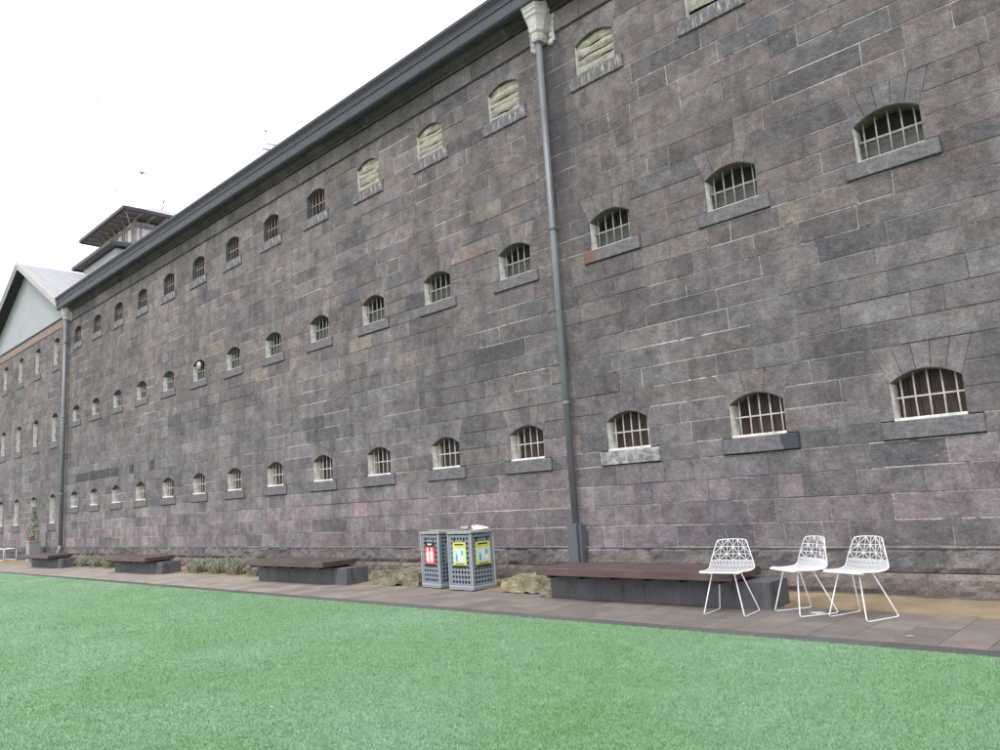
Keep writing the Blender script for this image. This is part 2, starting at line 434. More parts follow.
def masonry(mb, xa, xb, levels, obstacles, y, wing=False):
    prev = []
    for k in range(len(levels)-1):
        z0, z1 = levels[k], levels[k+1]; zm = (z0+z1)/2
        act = sorted([o for o in obstacles if o['s0'] < zm < o['top']], key=lambda o: o['x'])
        edges = [[(z0, xa), (z1, xa)]]
        segs = []
        cur = [(z0, xa), (z1, xa)]
        for o in act:
            L = [(z, o['x']-d) for z, d in edge_pts(o, z0, z1)]; R = [(z, o['x']+d) for z, d in edge_pts(o, z0, z1)]
            segs.append((cur, L)); cur = R
        segs.append((cur, [(z0, xb), (z1, xb)]))
        joints = []
        for lo, hi in segs:
            a = max(p[1] for p in lo); b = min(p[1] for p in hi)
            # mortar bed behind the whole run
            bed = [(p[1], p[0]) for p in lo]; bed = [(p[1], p[0]) for p in lo[:1]] + [(p[1], p[0]) for p in hi] + [(p[1], p[0]) for p in lo[1:][::-1]]
            # split the bed in short lengths so its colour wanders
            cuts = [a]; x = a
            while b-x > 1.5:
                x += random.uniform(.5, 1.3); cuts.append(x)
            cuts.append(b)
            joins = []
            x = a
            tries = 0
            L = b-a
            # choose stone joints
            n = max(1, round(L/random.uniform(.58, .78)))
            best = None
            for t in range(6):
                ws = [random.choice((random.uniform(.45,.8), random.uniform(.7,1.25), random.uniform(.3,.5))) for _ in range(n)]
                s = sum(ws); js = []; acc = a
                for w_ in ws[:-1]:
                    acc += w_*L/s; js.append(acc)
                sc = sum(1 for j in js for p in prev if abs(j-p) < .09)
                if best is None or sc < best[0]: best = (sc, js)
                if sc == 0: break
            js = best[1]; joints += js
            bounds = [lo] + [[(z0, j+random.uniform(-.006,.006)), (z1, j+random.uniform(-.006,.006))] for j in js] + [hi]
            for q in range(len(bounds)-1):
                l, r = bounds[q], bounds[q+1]
                g = random.choice((.003,.005,.007)); gz = random.choice((.0045,.007,.010))
                gl = 0 if (q == 0 and abs(l[0][1]-xa) > .01 and l is lo) else g
                poly = []
                lz = l[::-1]
                P = [(p[1]+g, p[0]) for p in l]; Q = [(p[1]-g, p[0]) for p in r]
                poly = [P[0]] + Q + P[1:][::-1]
                poly = [(px + random.uniform(-.003,.003), min(max(pz, z0+gz), z1-gz) + random.uniform(-.0025,.0025)) for px, pz in poly]
                cx = (P[0][0]+Q[0][0])/2
                col = stone_col(cx, zm, wing)
                if not wing and 2.86 <= z0 < 3.0 and -30.6 < cx < -23.6: col = (.080,.080,.085) if random.random() < .75 else col
                mb.prism(poly, y+random.uniform(-.007,.0005), y+.06, 0, col, ch=random.choice((.002,.003,.005)))
                mp = [(l[0][1], z0)] + [(p[1], p[0]) for p in r] + [(p[1], p[0]) for p in l[1:][::-1]]
                mb.face([(p[0], y+.0028, p[1]) for p in mp], 1, mortar_col(cx, zm))
        prev = joints
    # voussoirs
    for o in obstacles:
        n = random.choice((3, 3, 5)) if not wing else 3
        w, sp, cr, top, x = o['w'], o['sp'], o['cr'], o['top'], o['x']
        def arch(u): return (x+w*u, sp+(cr-sp)*(1-u*u))
        us = [-1+2*q/n for q in range(n+1)]
        base = stone_col(x, sp+.3, wing); base = tuple((v*.4+w_*.6)*1.05 for v, w_ in zip(base, (.150,.137,.143)))
        for q in range(n):
            u0, u1 = us[q], us[q+1]
            bot = [arch(u0+(u1-u0)*t/4) for t in range(5)]
            topx = lambda u: x+(w+FL)*u
            g = .003
            poly = [(p[0], p[1]) for p in bot]
            poly[0] = (poly[0][0]+g, poly[0][1]); poly[-1] = (poly[-1][0]-g, poly[-1][1])
            poly += [(topx(u1)-g, top-.004), (topx(u0)+g, top-.004)]
            k = random.uniform(.9, 1.18)
            c = tuple(v*k for v in base)
            mb.prism(poly, y-.001+random.uniform(-.002,.001), y+.06, 0, c, ch=.002)
            mb.face([(p[0], y+.0028, p[1]) for p in poly], 1, mortar_col(x, top))
        pm = []

# ------------------------------------------------------------ main building
main = thing('stone_cell_block', 'long dark bluestone cell block with three rows of small barred windows', 'building', (-15, WY, 0))
XL, XR = -32.2, 2.6
mb = MB(); masonry(mb, XL, XR, LEV, obst, WY)
# back body of the building so that it is solid
mb.box(XL, XR, 9.95, 10.0, 0, 10.2, 1, (.05,.05,.05))
mb.box(XR-.02, XR, WY+.06, 22, 0, 10.0, 1, (.12,.12,.12))
mb.build('stone_wall', [M['stone'], M['mortar']], main, world=True)

def rough_course(mb, xa, xb, z0, z1, y, amp, cols, lmin=.7, lmax=1.5, tint=None, drop=False):
    x = xa
    while x < xb-.05:
        w = min(random.uniform(lmin, lmax), xb-x)
        if xb-(x+w) < .3: w = xb-x
        nx = max(4, int(w/.07)); nz = max(4, int((z1-z0)/.055))
        seed = random.uniform(0, 100); c = random.choice(cols); k = random.uniform(.85, 1.15); c = tuple(v*k for v in c)
        vs = []
        for j in range(nz+1):
            for i in range(nx+1):
                u = i/nx; v = j/nz
                px = x+.0015+(w-.003)*u; pz = z0+.0015+(z1-z0-.003)*v
                e = min(1, min(u*w, (1-u)*w, v*(z1-z0), (1-v)*(z1-z0))/.035)
                d = (noise.fractal(Vector((px*3.4+seed, pz*4.2, seed)), .9, 2.1, 5)*.9+.35)*amp*e
                if v > .88: d *= .35
                vs.append((px, y-max(d, -.01)-.004*e, pz))
        fs = [(j*(nx+1)+i, j*(nx+1)+i+1, (j+1)*(nx+1)+i+1, (j+1)*(nx+1)+i) for j in range(nz) for i in range(nx)]
        mb.add(vs, fs, 0, c)
        b = [(x+.004, y), (x+w-.004, y)]
        mb.box(x+.003, x+w-.003, y+.002, WY+.06, z0+.004, z1-.004, 0, c)
        x += w
mb = MB()
rough_course(mb, XL, XR, .275, .56, WY-.055, .050, [(.185,.172,.172), (.170,.160,.165), (.20,.182,.175), (.155,.145,.150)])
rough_course(mb, XL, XR, .03, .27, WY-.10, .040, [(.205,.178,.165), (.185,.165,.155), (.165,.15,.142), (.215,.185,.17)], 1.0, 1.9)
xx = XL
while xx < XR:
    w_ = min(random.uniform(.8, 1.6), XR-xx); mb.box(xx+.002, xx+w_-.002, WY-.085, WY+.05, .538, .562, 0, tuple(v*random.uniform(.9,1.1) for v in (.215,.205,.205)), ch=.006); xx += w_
mb.box(XL, XR, WY-.17, WY+.05, -.05, .035, 0, (.13,.12,.11), ch=.012)
mb.box(XL, XR, WY-.045, WY+.05, .03, .555, 1, (.06,.055,.05))
# chamfer ledge on top of the plinth, paler colour paints its lit edge
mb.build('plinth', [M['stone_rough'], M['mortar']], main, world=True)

# frieze, cove and gutter
mb = MB(); x = XL
while x < XR:
    w = min(random.uniform(.9, 1.7), XR-x); k = random.uniform(.85, 1.15)
    c = tuple(v*k for v in random.choice(((.150,.131,.133), (.140,.124,.128), (.160,.141,.139))))
    mb.box(x+.003, x+w-.003, WY-.035, WY+.06, 9.150, 9.50, 0, c, ch=.006); x += w
mb.box(XL, XR, WY-.018, WY+.06, 9.13, 9.149, 0, (.06,.056,.055))
mb.build('frieze', [M['stone_frieze']], main, world=True)
mb = MB(); x = XL
prof = [(WY-.04, 9.505), (WY-.075, 9.505), (WY-.075, 9.56), (WY-.12, 9.58), (WY-.20, 9.66), (WY-.235, 9.74), (WY-.27, 9.75), (WY-.27, 9.86), (WY+.05, 9.86)]
def extrude_x(mb, prof, x0, x1, m=0, c=None):
    n = len(prof); vs = [(x0, p[0], p[1]) for p in prof]+[(x1, p[0], p[1]) for p in prof]
    fs = [(i, i+1, n+i+1, n+i) for i in range(n-1)] + [tuple(range(n)), tuple(range(n, 2*n))[::-1]]
    mb.add(vs, fs, m, c)
while x < XR:
    w = min(random.uniform(.9, 1.7), XR-x); k = random.uniform(.6, 1.15)
    extrude_x(mb, prof, x+.003, x+w-.003, 0, tuple(v*k for v in (.080,.069,.070))); x += w
mb.build('cornice', [M['cove']], main, world=True)
mb = MB()
GY = WY-.27
gp = [(GY+.02, 9.64), (GY-.10, 9.64), (GY-.13, 9.67), (GY-.13, 9.865), (GY-.15, 9.88), (GY-.15, 9.91), (GY-.13, 9.925), (GY-.145, 9.99), (GY-.19, 10.055), (GY-.205, 10.065), (GY-.205, 10.10), (GY-.19, 10.11), (GY-.17, 10.10), (GY-.12, 10.0), (GY+.10, 10.0)]
x = XL-.12
while x < XR:
    w = min(2.44, XR-x); extrude_x(mb, gp, x, x+w-.004, 0)
    if x+w < XR:
        mb.box(x+w-.03, x+w+.03, GY-.134, GY-.10, 9.668, 9.866, 0)
    x += w
mb.build('gutter', [M['gutter']], main, world=True)
mb = MB(); mb.tube([(XL-.12, GY-.197, 10.115), (XR, GY-.197, 10.115)], .016, 6)
mb.build('gutter_bead', [M['gutter_lip']], main, world=True)
mb = MB(); RY = 15.6; RZ = 10.08+(RY-GY)*.5
mb.face([(XL, GY-.05, 10.08), (XR, GY-.05, 10.08), (XR, RY, RZ), (XL, RY, RZ)])
mb.face([(XR, RY*2-GY, 10.08), (XL, RY*2-GY, 10.08), (XL, RY, RZ), (XR, RY, RZ)])
mb.face([(XR, GY, 10.08), (XR, RY*2-GY, 10.08), (XR, RY, RZ)])
mb.build('roof', M['slate'], main, world=True)

# windows ------------------------------------------------------------
def make_window(row, w, hs, hc, sill_h, style, parent, loc, sillmat='sill', pane_seed=0):
    """origin: bottom centre of the opening on the wall face; y runs into the wall"""
    dep = .30
    def archp(k=10, ww=w): return [(ww*(-1+2*t/k), hs+(hc-hs)*(1-(-1+2*t/k)**2)) for t in range(k+1)]
    mb = MB()
    # jambs
    for s in (-1, 1):
        mb.box(s*(w+.008)-.011, s*(w+.008)+.011, (.006 if s < 0 else .035), dep, 0, hs, 0)
    # inner ledge
    mb.box(-w, w, -.012 if row == 'low' else .004, dep, -.012, .022 if row == 'low' else .004, 0, ch=.003)
    o = mb.build('window', M['white_reveal'] if style != 'rust' else M['sill'], parent, loc=loc)
    # arch soffit
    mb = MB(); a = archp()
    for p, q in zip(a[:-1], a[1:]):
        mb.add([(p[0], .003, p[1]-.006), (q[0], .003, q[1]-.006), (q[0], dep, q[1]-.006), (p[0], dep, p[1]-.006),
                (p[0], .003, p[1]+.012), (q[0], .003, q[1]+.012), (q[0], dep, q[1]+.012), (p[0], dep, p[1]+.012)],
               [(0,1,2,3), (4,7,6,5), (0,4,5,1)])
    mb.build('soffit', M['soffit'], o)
    # sill
    sw = w+.152
    mb = MB(); mb.box(-sw, sw, -.034, .06, -sill_h+.012, -.014, 0, ch=.008)
    mb.build('sill', M[sillmat], o)
    if style == 'infill':
        mb = MB(); n = 5; rnd = random.Random(pane_seed)
        tops = sorted([hc*(k+1)/n+rnd.uniform(-.05,.05) for k in range(n-1)])+[hc]
        z0 = .0 if pane_seed != 1 else .09
        for t in tops:
            if t <= z0+.03: continue
            # rough slab following the arch outline
            nx, nz = 12, 4; vs = []
            for j in range(nz+1):
                for i in range(nx+1):
                    u = i/nx; xx = -w+2*w*u; uu = xx/w
                    lim = hs+(hc-hs)*(1-uu*uu)
                    z = z0+(t-z0-.006)*j/nz + .010*math.sin(2*uu+pane_seed*3+t*23)
                    e = 1-abs(2*j/nz-1)**2.5
                    y = .070-.020*e+rnd.uniform(-.006,.006)+.035*noise.noise(Vector((xx*5, z*8, pane_seed)))
                    vs.append((xx, y, min(max(z, 0), lim)))
            mb.add(vs, [(j*(nx+1)+i, j*(nx+1)+i+1, (j+1)*(nx+1)+i+1, (j+1)*(nx+1)+i) for j in range(nz) for i in range(nx)], 0, smooth=True)
            z0 = t
        mb.build('infill', M['infill'], o)
        mb = MB(); mb.box(-w, w, .12, .14, 0, hc); mb.build('backing', M['black_in'], o)
        return o
    bm_ = {'low': 'bar_white', 'mid': 'bar_grey', 'high': 'bar_rust'}[row] if style != 'rust' else 'bar_rust'
    mb = MB(); by = .11; nb = 5 if w > .35 else 3; st = .145 if nb == 5 else .17
    for k in range(nb):
        x = (k-(nb-1)/2)*st; z1 = hs+(hc-hs)*(1-(x/w)**2)
        jx = random.uniform(-.004,.004)
        mb.tube([(x, by, 0), (x+jx, by+random.uniform(-.003,.003), hs*.5), (x, by, z1)], .0105, 8)
    mb.box(-w, w, by-.009, by+.007, hs*.60-.010, hs*.60+.010, 0, ch=.002)
    if w < .35: mb.box(-w, w, by-.009, by+.007, hs*.30-.010, hs*.30+.010, 0, ch=.002)
    mb.build('bars', M[bm_], o)
    mb = MB()
    if style == 'brown' or style == 'rust':
        n = 6
        for k in range(n):
            mb.box(-w+2*w*k/n+.003, -w+2*w*(k+1)/n-.003, dep-.06+random.uniform(0,.012), dep-.03, 0, hc, 0)
        mb.box(-w, w, dep-.03, dep-.01, -.01, hc+.01, 1)
        mb.build('shutter', [M['brown_board'], M['black_in']], o)
    else:
        mb.box(-w, w, dep-.04, dep-.01, -.01, hc+.01, 1)
        mb.box(-w, w, .165, .175, 0, hs*.60, 0)
        mb.box(-w, w, .155, .185, hs*.60, hs*.60+.02, 2)
        mb.build('pane', [M['frost'], M['black_in'], M['bar_grey']], o)
    return o

base = Vector(main.location)
for d in obst:
    r, i = d['row'], d['i']
    loc = Vector((d['x'], WY, d['s1'])) - base
    style = {'low': 'brown', 'mid': 'frost', 'high': 'infill' if i <= 5 else 'rust'}[r]
    sm = 'sill'
    if r == 'high': sm = 'sill_streak'
    if r == 'low' and i == 2: sm = 'sill_white'
    if r == 'low' and i == 1: sm = 'sill_patch'
    if r == 'mid' and i == 2: sm = 'sill_rust'
    o = make_window(r, d['w'], d['sp']-d['s1'], d['cr']-d['s1'], d['s1']-d['s0'], style, main, loc, sm, i)
    if style == 'infill': o['label'] = 'small arched window blocked up with pale yellowish rough infill'
    if r == 'mid' and i == 9:
        mb = MB(); mb.tube([(-.05, .05, .43), (-.05, .01, .43)], [.11, .10], 16); mb.tube([(-.05, .01, .43), (-.05, -.01, .43)], [.05, .045], 12)
        mb.build('vent_disc', M['hopper'], o)
        o['label'] = 'window with a small white round fitting under its arch'

# downpipe with hopper ------------------------------------------------
def downpipe(px, py, z0, z1, r, hopper_scale, parent, boot, kick=False):
    mb = MB(); mb.tube([(px, py, z0), (px, py, z1)], r, 14)
    for z in np.arange(z0+1.9, z1-.6, 2.9):
        mb.tube([(px, py, z-.03), (px, py, z+.03)], r+.006, 14)
        mb.box(px-.012, px+.012, py+r*.6, WY-.002, z-.012, z+.012)
    if kick: mb.tube([(px, py, z0+.02), (px+.02, py-.03, z0-.15), (px+.16, py-.22, z0-.45)], r, 12)
    p = mb.build('downpipe', M['pipe'], parent, world=True)
    if boot:
        mb = MB(); mb.box(px-.10, px+.085, py-.115, WY-.06, .0, .92, 0, ch=.008); mb.box(px+.09, px+.13, py-.06, WY-.06, .0, .90, 0, ch=.004)
        mb.build('boot', M['pipe_dark'], p, world=False).matrix_parent_inverse = Matrix.Identity(4)
    # hopper: lathe-like square section
    mb = MB(); s = hopper_scale; zt = z1+.70*s
    sec = [(.00,.085,.085), (.03,.10,.10), (.10,.115,.11), (.14,.105,.10), (.17,.14,.125), (.20,.15,.13), (.22,.15,.13), (.42,.20,.16), (.44,.22,.18), (.50,.235,.19), (.52,.25,.205), (.56,.25,.205), (.64,.30,.24), (.70,.31,.25)]
    vs = []; yb = WY-.01
    for h, hx, hy in sec:
        yf = py-hy*s; cxx = hx*s*.55
        for q in ((px-hx*s, yb), (px-hx*s, py-.02), (px-cxx, yf), (px+cxx, yf), (px+hx*s, py-.02), (px+hx*s, yb)):
            vs.append((q[0], q[1], z1+h*s))
    fs = []
    for j in range(len(sec)-1):
        for k in range(6):
            a = j*6+k; b_ = j*6+(k+1) % 6; fs.append((a, b_, b_+6, a+6))
    fs.append((0,1,2,3,4,5)); fs.append(tuple((len(sec)-1)*6+k for k in (5,4,3,2,1,0)))
    mb.add(vs, fs)
    h = mb.build('hopper', M['hopper'], p); 
    for sx in (-1, 1):
        mb = MB(); mb.box(px+sx*.215*s-.05*s, px+sx*.215*s+.05*s, yb-.028, WY+.005, z1-.02*s, z1+.64*s)
        for k in range(7):
            zc = z1+(-.02+.11*k)*s
            mb.tube([(px+sx*(.17+.02*k)*s, yb-.03, zc), (px+sx*(.17+.02*k)*s, WY+.005, zc)], .058*s, 8)
        mb.build('scalloped_bracket', M['hopper'], p)
    return p
downpipe(-7.55, 9.46, .90, 9.03, .056, 1.0, main, True)
downpipe(-31.93, 9.44, .60, 9.20, .075, .95, main, False, True)
for o in COL.objects:
    if o.name.startswith(('hopper', 'scalloped_bracket', 'boot')): pass

# ------------------------------------------------------------ far gabled wing
wing = thing('gabled_wing', 'far stone wing with blue-grey clad gable, tall narrow windows and pale roof', 'building', (-37.9, WY, 0))
WL = -43.5; WR = -32.21
wl = [.56,.86,1.16,1.46,1.72,1.98,2.28,2.57,2.86,3.16,3.46,3.76,4.06,4.36,4.66,4.95,5.23,5.47,5.76,6.06,6.40,6.75,7.10,7.45,7.72,8.05,8.30,8.50,8.82,9.13]
mb = MB(); masonry(mb, WL, -32.75, wl, wobst, WY+.02, True)
mb.box(WL, WR, 9.95, 10.0, 0, 9.5, 1, (.05,.05,.05))
# quoin pilaster at the junction
z = .56
while z < 9.1:
    h = random.uniform(.28, .36); mb.box(-32.75, -32.22, WY-.10, WY+.06, z+.003, min(z+h, 9.13)-.003, 0, stone_col(-32.5, z), ch=.008); z += h
mb.build('stone_wall', [M['stone'], M['mortar']], wing, world=True)
mb = MB()
rough_course(mb, WL, WR, .275, .56, WY-.05, .03, [(.11,.105,.11), (.12,.115,.115)])
rough_course(mb, WL, WR, .0, .27, WY-.08, .02, [(.13,.12,.12), (.12,.115,.11)])
mb.box(WL, WR, WY-.03, WY+.05, 0, .555, 1, (.06,.055,.05))
mb.build('plinth', [M['stone_rough'], M['mortar']], wing, world=True)
mb = MB(); mb.box(WL, -32.7, WY-.01, WY+.2, 9.13, 9.47, ch=.01); mb.build('brick_band', M['pink_brick'], wing, world=True)
mb = MB(); mb.box(WL-.1, -32.45, WY-.05, WY+.2, 9.47, 9.52, ch=.004); mb.build('flashing', M['gutter'], wing, world=True)
gx, gz = -37.9, 12.98; ez = 10.04
mb = MB(); cy = 9.62
nb = 46
for k in range(nb):
    a = WL+.1+(WR-WL-.1)*k/nb; b_ = WL+.1+(WR-WL-.1)*(k+1)/nb
    ht = lambda x: gz-.12-abs(x-gx)*(gz-ez)/5.6
    mb.add([(a+.004, cy, 9.52), (b_-.004, cy, 9.52), (b_-.004, cy, ht(b_)), (a+.004, cy, ht(a)), (a, cy+.012, 9.52), (b_, cy+.012, 9.52), (b_, cy+.012, ht(b_)), (a, cy+.012, ht(a))],
           [(0,1,2,3), (0,3,7,4), (1,5,6,2), (4,5,6,7)])
mb.build('gable_cladding', M['clad'], wing, world=True)
mb = MB()
for s in (-1, 1):
    ex = gx+s*5.62
    sl = (gz-ez)/5.6
    f0, b0 = 9.2, 25.0
    mb.add([(gx, f0, gz), (ex, f0, ez), (ex, b0, ez), (gx, b0, gz), (gx, f0, gz-.09), (ex, f0, ez-.09), (ex, b0, ez-.09), (gx, b0, gz-.09)],
           [(0,1,2,3), (4,7,6,5), (0,4,5,1), (1,5,6,2), (2,6,7,3)])
    for y in np.arange(9.6, 24, .9):     # standing seams
        mb.box(0, 5.62, -.010, .010, 0, .012, M=Matrix.Translation((gx, y, gz)) @ Matrix.Rotation(s*math.atan(sl)*1.0 if s > 0 else PI-math.atan(sl)*-1.0, 4, 'Y') if s > 0 else Matrix.Translation((gx, y, gz)) @ Matrix.Scale(-1, 4, (1,0,0)) @ Matrix.Rotation(math.atan(sl), 4, 'Y'))
rf = mb.build('roof', M['zinc'], wing, world=True)
mb = MB()
for s in (-1, 1):
    sl = (gz-ez)/5.6; ex = gx+s*5.66; e2 = ez-.02
    for (y0, y1, t0, t1) in ((9.155, 9.195, .05, -.24), (9.12, 9.154, .07, -.08)):
        mb.add([(gx, y0, gz+t0), (ex, y0, e2+t0), (ex, y0, e2+t1), (gx, y0, gz+t1), (gx, y1, gz+t0), (ex, y1, e2+t0), (ex, y1, e2+t1), (gx, y1, gz+t1)],
               [(0,1,2,3), (4,7,6,5), (0,4,5,1), (3,2,6,7), (1,5,6,2)])
mb.build('barge_board', M['barge'], wing, world=True)
mb = MB()
for s in (-1, 1):
    sl = (gz-ez)/5.6; ex = gx+s*5.6
    mb.add([(gx, 9.2, gz-.10), (ex, 9.2, ez-.10), (ex, 9.64, ez-.10), (gx, 9.64, gz-.10), (gx, 9.2, gz-.13), (ex, 9.2, ez-.13), (ex, 9.64, ez-.13), (gx, 9.64, gz-.13)],
           [(0,1,2,3), (4,5,6,7), (0,4,5,1), (3,7,6,2)])
mb.build('soffit', M['dark_timber'], wing, world=True)
wb = Vector(wing.location)
for d in wobst:
    make_window(d['row'], d['w'], d['sp']-d['s1'], d['cr']-d['s1'], d['s1']-d['s0'], 'brown' if d['row'] == 'low' else 'frost', wing, Vector((d['x'], WY+.02, d['s1']))-wb)

# ------------------------------------------------------------ roof lantern
lan = thing('roof_lantern', 'two-tiered timber lantern with hipped roof rising behind the cell block roof', 'roof lantern', (-37.97, 15.6, 12.0))
mb = MB(); mb.box(-40.3, -35.95, 12.65, 18.2, 11.5, 13.86)
for z in np.arange(12.0, 13.8, .16): mb.box(-40.31, -35.93, 12.63, 18.2, z, z+.012)
mb.build('lower_body', M['green_white'], lan, world=True)
mb = MB()
def hip(mb, x0, x1, y0, y1, z0, top, inset, th):
    mb.box(x0, x1, y0, y1, z0-th, z0)
    a = [(x0, y0, z0), (x1, y0, z0), (x1, y1, z0), (x0, y1, z0)]
    b = [(x0+inset, y0+inset, top), (x1-inset, y0+inset, top), (x1-inset, y1-inset, top), (x0+inset, y1-inset, top)]
    mb.add(a+b, [(0,1,5,4), (1,2,6,5), (2,3,7,6), (3,0,4,7), (4,5,6,7)])
hip(mb, -40.65, -35.60, 12.30, 18.55, 14.03, 14.42, .85, .06)
mb.build('lower_eaves', M['slate'], lan, world=True)
mb = MB(); 
for (a, b, c, d) in ((-40.72, -35.53, 12.23, 12.30), (-35.60, -35.53, 12.30, 18.6), (-40.72, -40.65, 12.30, 18.6)): mb.box(a, b, c, d, 13.88, 14.05)
for (a, b, c, d) in ((-40.9, -35.0, 12.60, 12.70), (-35.05, -34.96, 12.70, 18.6), (-41.0, -40.9, 12.70, 18.6)): mb.box(a, b, c, d, 15.48, 15.63)
mb.build('gutter', M['gutter'], lan, world=True)
mb = MB(); UX0, UX1, UY0, UY1 = -39.8, -36.15, 13.5, 17.75
hip(mb, -40.9, -35.05, 12.7, 18.55, 15.60, 16.9, 2.6, .05)
mb.build('upper_roof', M['zinc'], lan, world=True)
mb = MB(); mb.box(-40.85, -35.1, 12.75, 18.5, 15.515, 15.548); mb.build('upper_soffit', simple('brown_soffit', (.17,.14,.135), .8, .3), lan, world=True)
for k in range(9):
    x = -40.6+k*.66
    mb = MB(); mb.box(x-.02, x+.02, 12.72, 13.5, 15.47, 15.514)
    if k > 0 and x < -36: mb.tube([(x, 13.48, 15.1), (x, 13.12, 15.44)], .022, 6)
    mb.build('rafter_bracket', M['timber_frame'], lan, world=True)
    y = 13.5+k*.58
    mb = MB(); mb.box(-36.15, -35.1, y-.03, y+.03, 15.44, 15.514); mb.tube([(-36.12, y, 15.1), (-35.75, y, 15.44)], .022, 6)
    mb.build('rafter_bracket', M['timber_frame'], lan, world=True)
mb = MB(); mb.tube([(-36.1, 13.45, 14.8), (-36.02, 13.3, 15.1), (-35.3, 12.85, 15.44)], .025, 6); mb.build('drain_pipe', M['timber_frame'], lan, world=True)
mb = MB()
for x in (UX0, UX0+1.22, UX0+2.43, UX1):
    mb.box(x-.07, x+.07, UY0-.02, UY0+.10, 14.2, 15.5)
for y in (UY0+.04, UY0+1.4, UY0+2.8, UY1): mb.box(UX1-.06, UX1+.06, y-.07, y+.07, 14.2, 15.5)
for z in (14.42, 15.22): 
    mb.box(UX0, UX1, UY0-.01, UY0+.08, z-.05, z+.05); mb.box(UX1-.05, UX1+.05, UY0, UY1, z-.05, z+.05)
mb.build('timber_frame', M['timber_frame'], lan, world=True)
mb = MB(); mb.box(UX0+.05, UX1-.05, UY0+.05, UY1, 14.2, 15.45)
mb.build('glazing', M['sash'], lan, world=True)
mb = MB()
for q in range(6): x = UX0+.61*q+.3; mb.box(x-.02, x+.02, UY0+.02, UY0+.06, 14.3, 15.4)
for q in range(6): y = UY0+.70*q+.35; mb.box(UX1-.05, UX1-.02, y-.02, y+.02, 14.3, 15.4)
mb.build('glazing_bars', M['gutter_lip'], lan, world=True)
mb = MB(); vx, vy = -37.9, 15.6
mb.tube([(vx, vy, 16.8), (vx, vy, 17.55)], .018, 6); mb.tube([(vx-.35, vy, 17.1), (vx+.25, vy, 17.15)], .02, 6)
mb.prism([(vx-.02, 17.3), (vx+.18, 17.35), (vx+.22, 17.5), (vx+.05, 17.46)], vy-.01, vy+.01)
mb.build('weather_vane', M['pipe'], lan, world=True)

# antenna behind the roof
an = thing('roof_antenna', 'thin roof aerial with two short blue bars showing above the gutter line', 'antenna', (-21.15, 12.0, 11.3))
mb = MB(); mb.tube([(0,0,0), (0,0,2.3)], .009, 6); mb.tube([(0,0,2.27), (0,0,2.32)], .03, 8); mb.build('pole', M['pipe_dark'], an)
mb = MB(); mb.tube([(-.04,-.10,1.66), (.06,.38,1.70)], .024, 6); mb.tube([(.0,.05,1.86), (.08,.40,1.88)], .020, 6); mb.build('aerial_bar', simple('blue_plastic', (.10,.14,.38), .4), an)
# faint crane far away
cr = MB(); A = Vector((-169.07+13, 60, 69.84)); 
cp = Vector((0,0,EYE)); 
def far_pt(x, y, z, k=1.0): return cp+(Vector((x, y, z))-cp)*k
P0 = far_pt(-169.07, 60, 69.84); P1 = far_pt(-179.85, 60, 93.04); d = P0-P1
P2 = P0 + d*2.2; P1b = P1 - d*.55
for sx in (-.5, .5): cr.tube([P2+Vector((sx, 0, 0)), P1b+Vector((sx*.5, 0, 0))], .085, 4)
for k in range(26):
    a = P2.lerp(P1b, k/26); b = P2.lerp(P1b, (k+1)/26); s = .5 if k % 2 else -.5
    cr.tube([a+Vector((s, 0, 0)), b+Vector((-s, 0, 0))], .05, 4)
co = cr.build('crane_jib', simple('hazed_crane', (.47,.47,.49), .7, .03)); tag(co, 'very faint slanting crane jib far off against the white sky', 'crane')  # distance haze is put into the jib's pale grey colour
# bird
bd = MB(); bc = Vector((-52.1, 20, 25.2))
bd.tube([bc+Vector((-.22,0,0)), bc+Vector((-.1,0,.02)), bc+Vector((.08,0,.02)), bc+Vector((.17,0,.03)), bc+Vector((.24,0,.02))], [.02,.07,.08,.05,.012], 8)
for s in (-1, 1):
    bd.add([bc+Vector((.08,s*.05,.03)), bc+Vector((-.10,s*.05,.03)), bc+Vector((-.12,s*.18,.09)), bc+Vector((.04,s*.19,.10)), bc+Vector((-.10,s*.32,.06))], [(0,1,2,3), (3,2,4)])
tag(bd.build('bird', simple('grey_feathers', (.30,.30,.30), .8)), 'tiny dark bird flying high in the white sky above the lantern', 'bird')

# ------------------------------------------------------------ ground
def sheet(name, x0, x1, y0, y1, z, mat, kind='structure'):
    mb = MB(); mb.face([(x0,y0,z), (x1,y0,z), (x1,y1,z), (x0,y1,z)]); o = mb.build(name, mat); tag(o, kind=kind); return o
sheet('ground', -900, 900, -900, 900, -.06, simple('asphalt_ground', (.12,.115,.11), .9, .2, .5))
TE = 6.83
tf = MB()
tf.box(-75, 30, -40, TE, -.055, -.002)
tag(tf.build('turf', M['turf']), kind='structure')
mb = MB(); x = -60
while x < 12:
    w = random.uniform(.9, 1.1); k = random.uniform(.85, 1.15)
    mb.box(x+.002, x+w-.002, TE+.003, TE+.165, -.05, .006+random.uniform(0,.003), 0, tuple(v*k for v in (.095,.092,.094)), ch=.004); x += w
tag(mb.build('path_edging', M['kerb']), kind='structure')
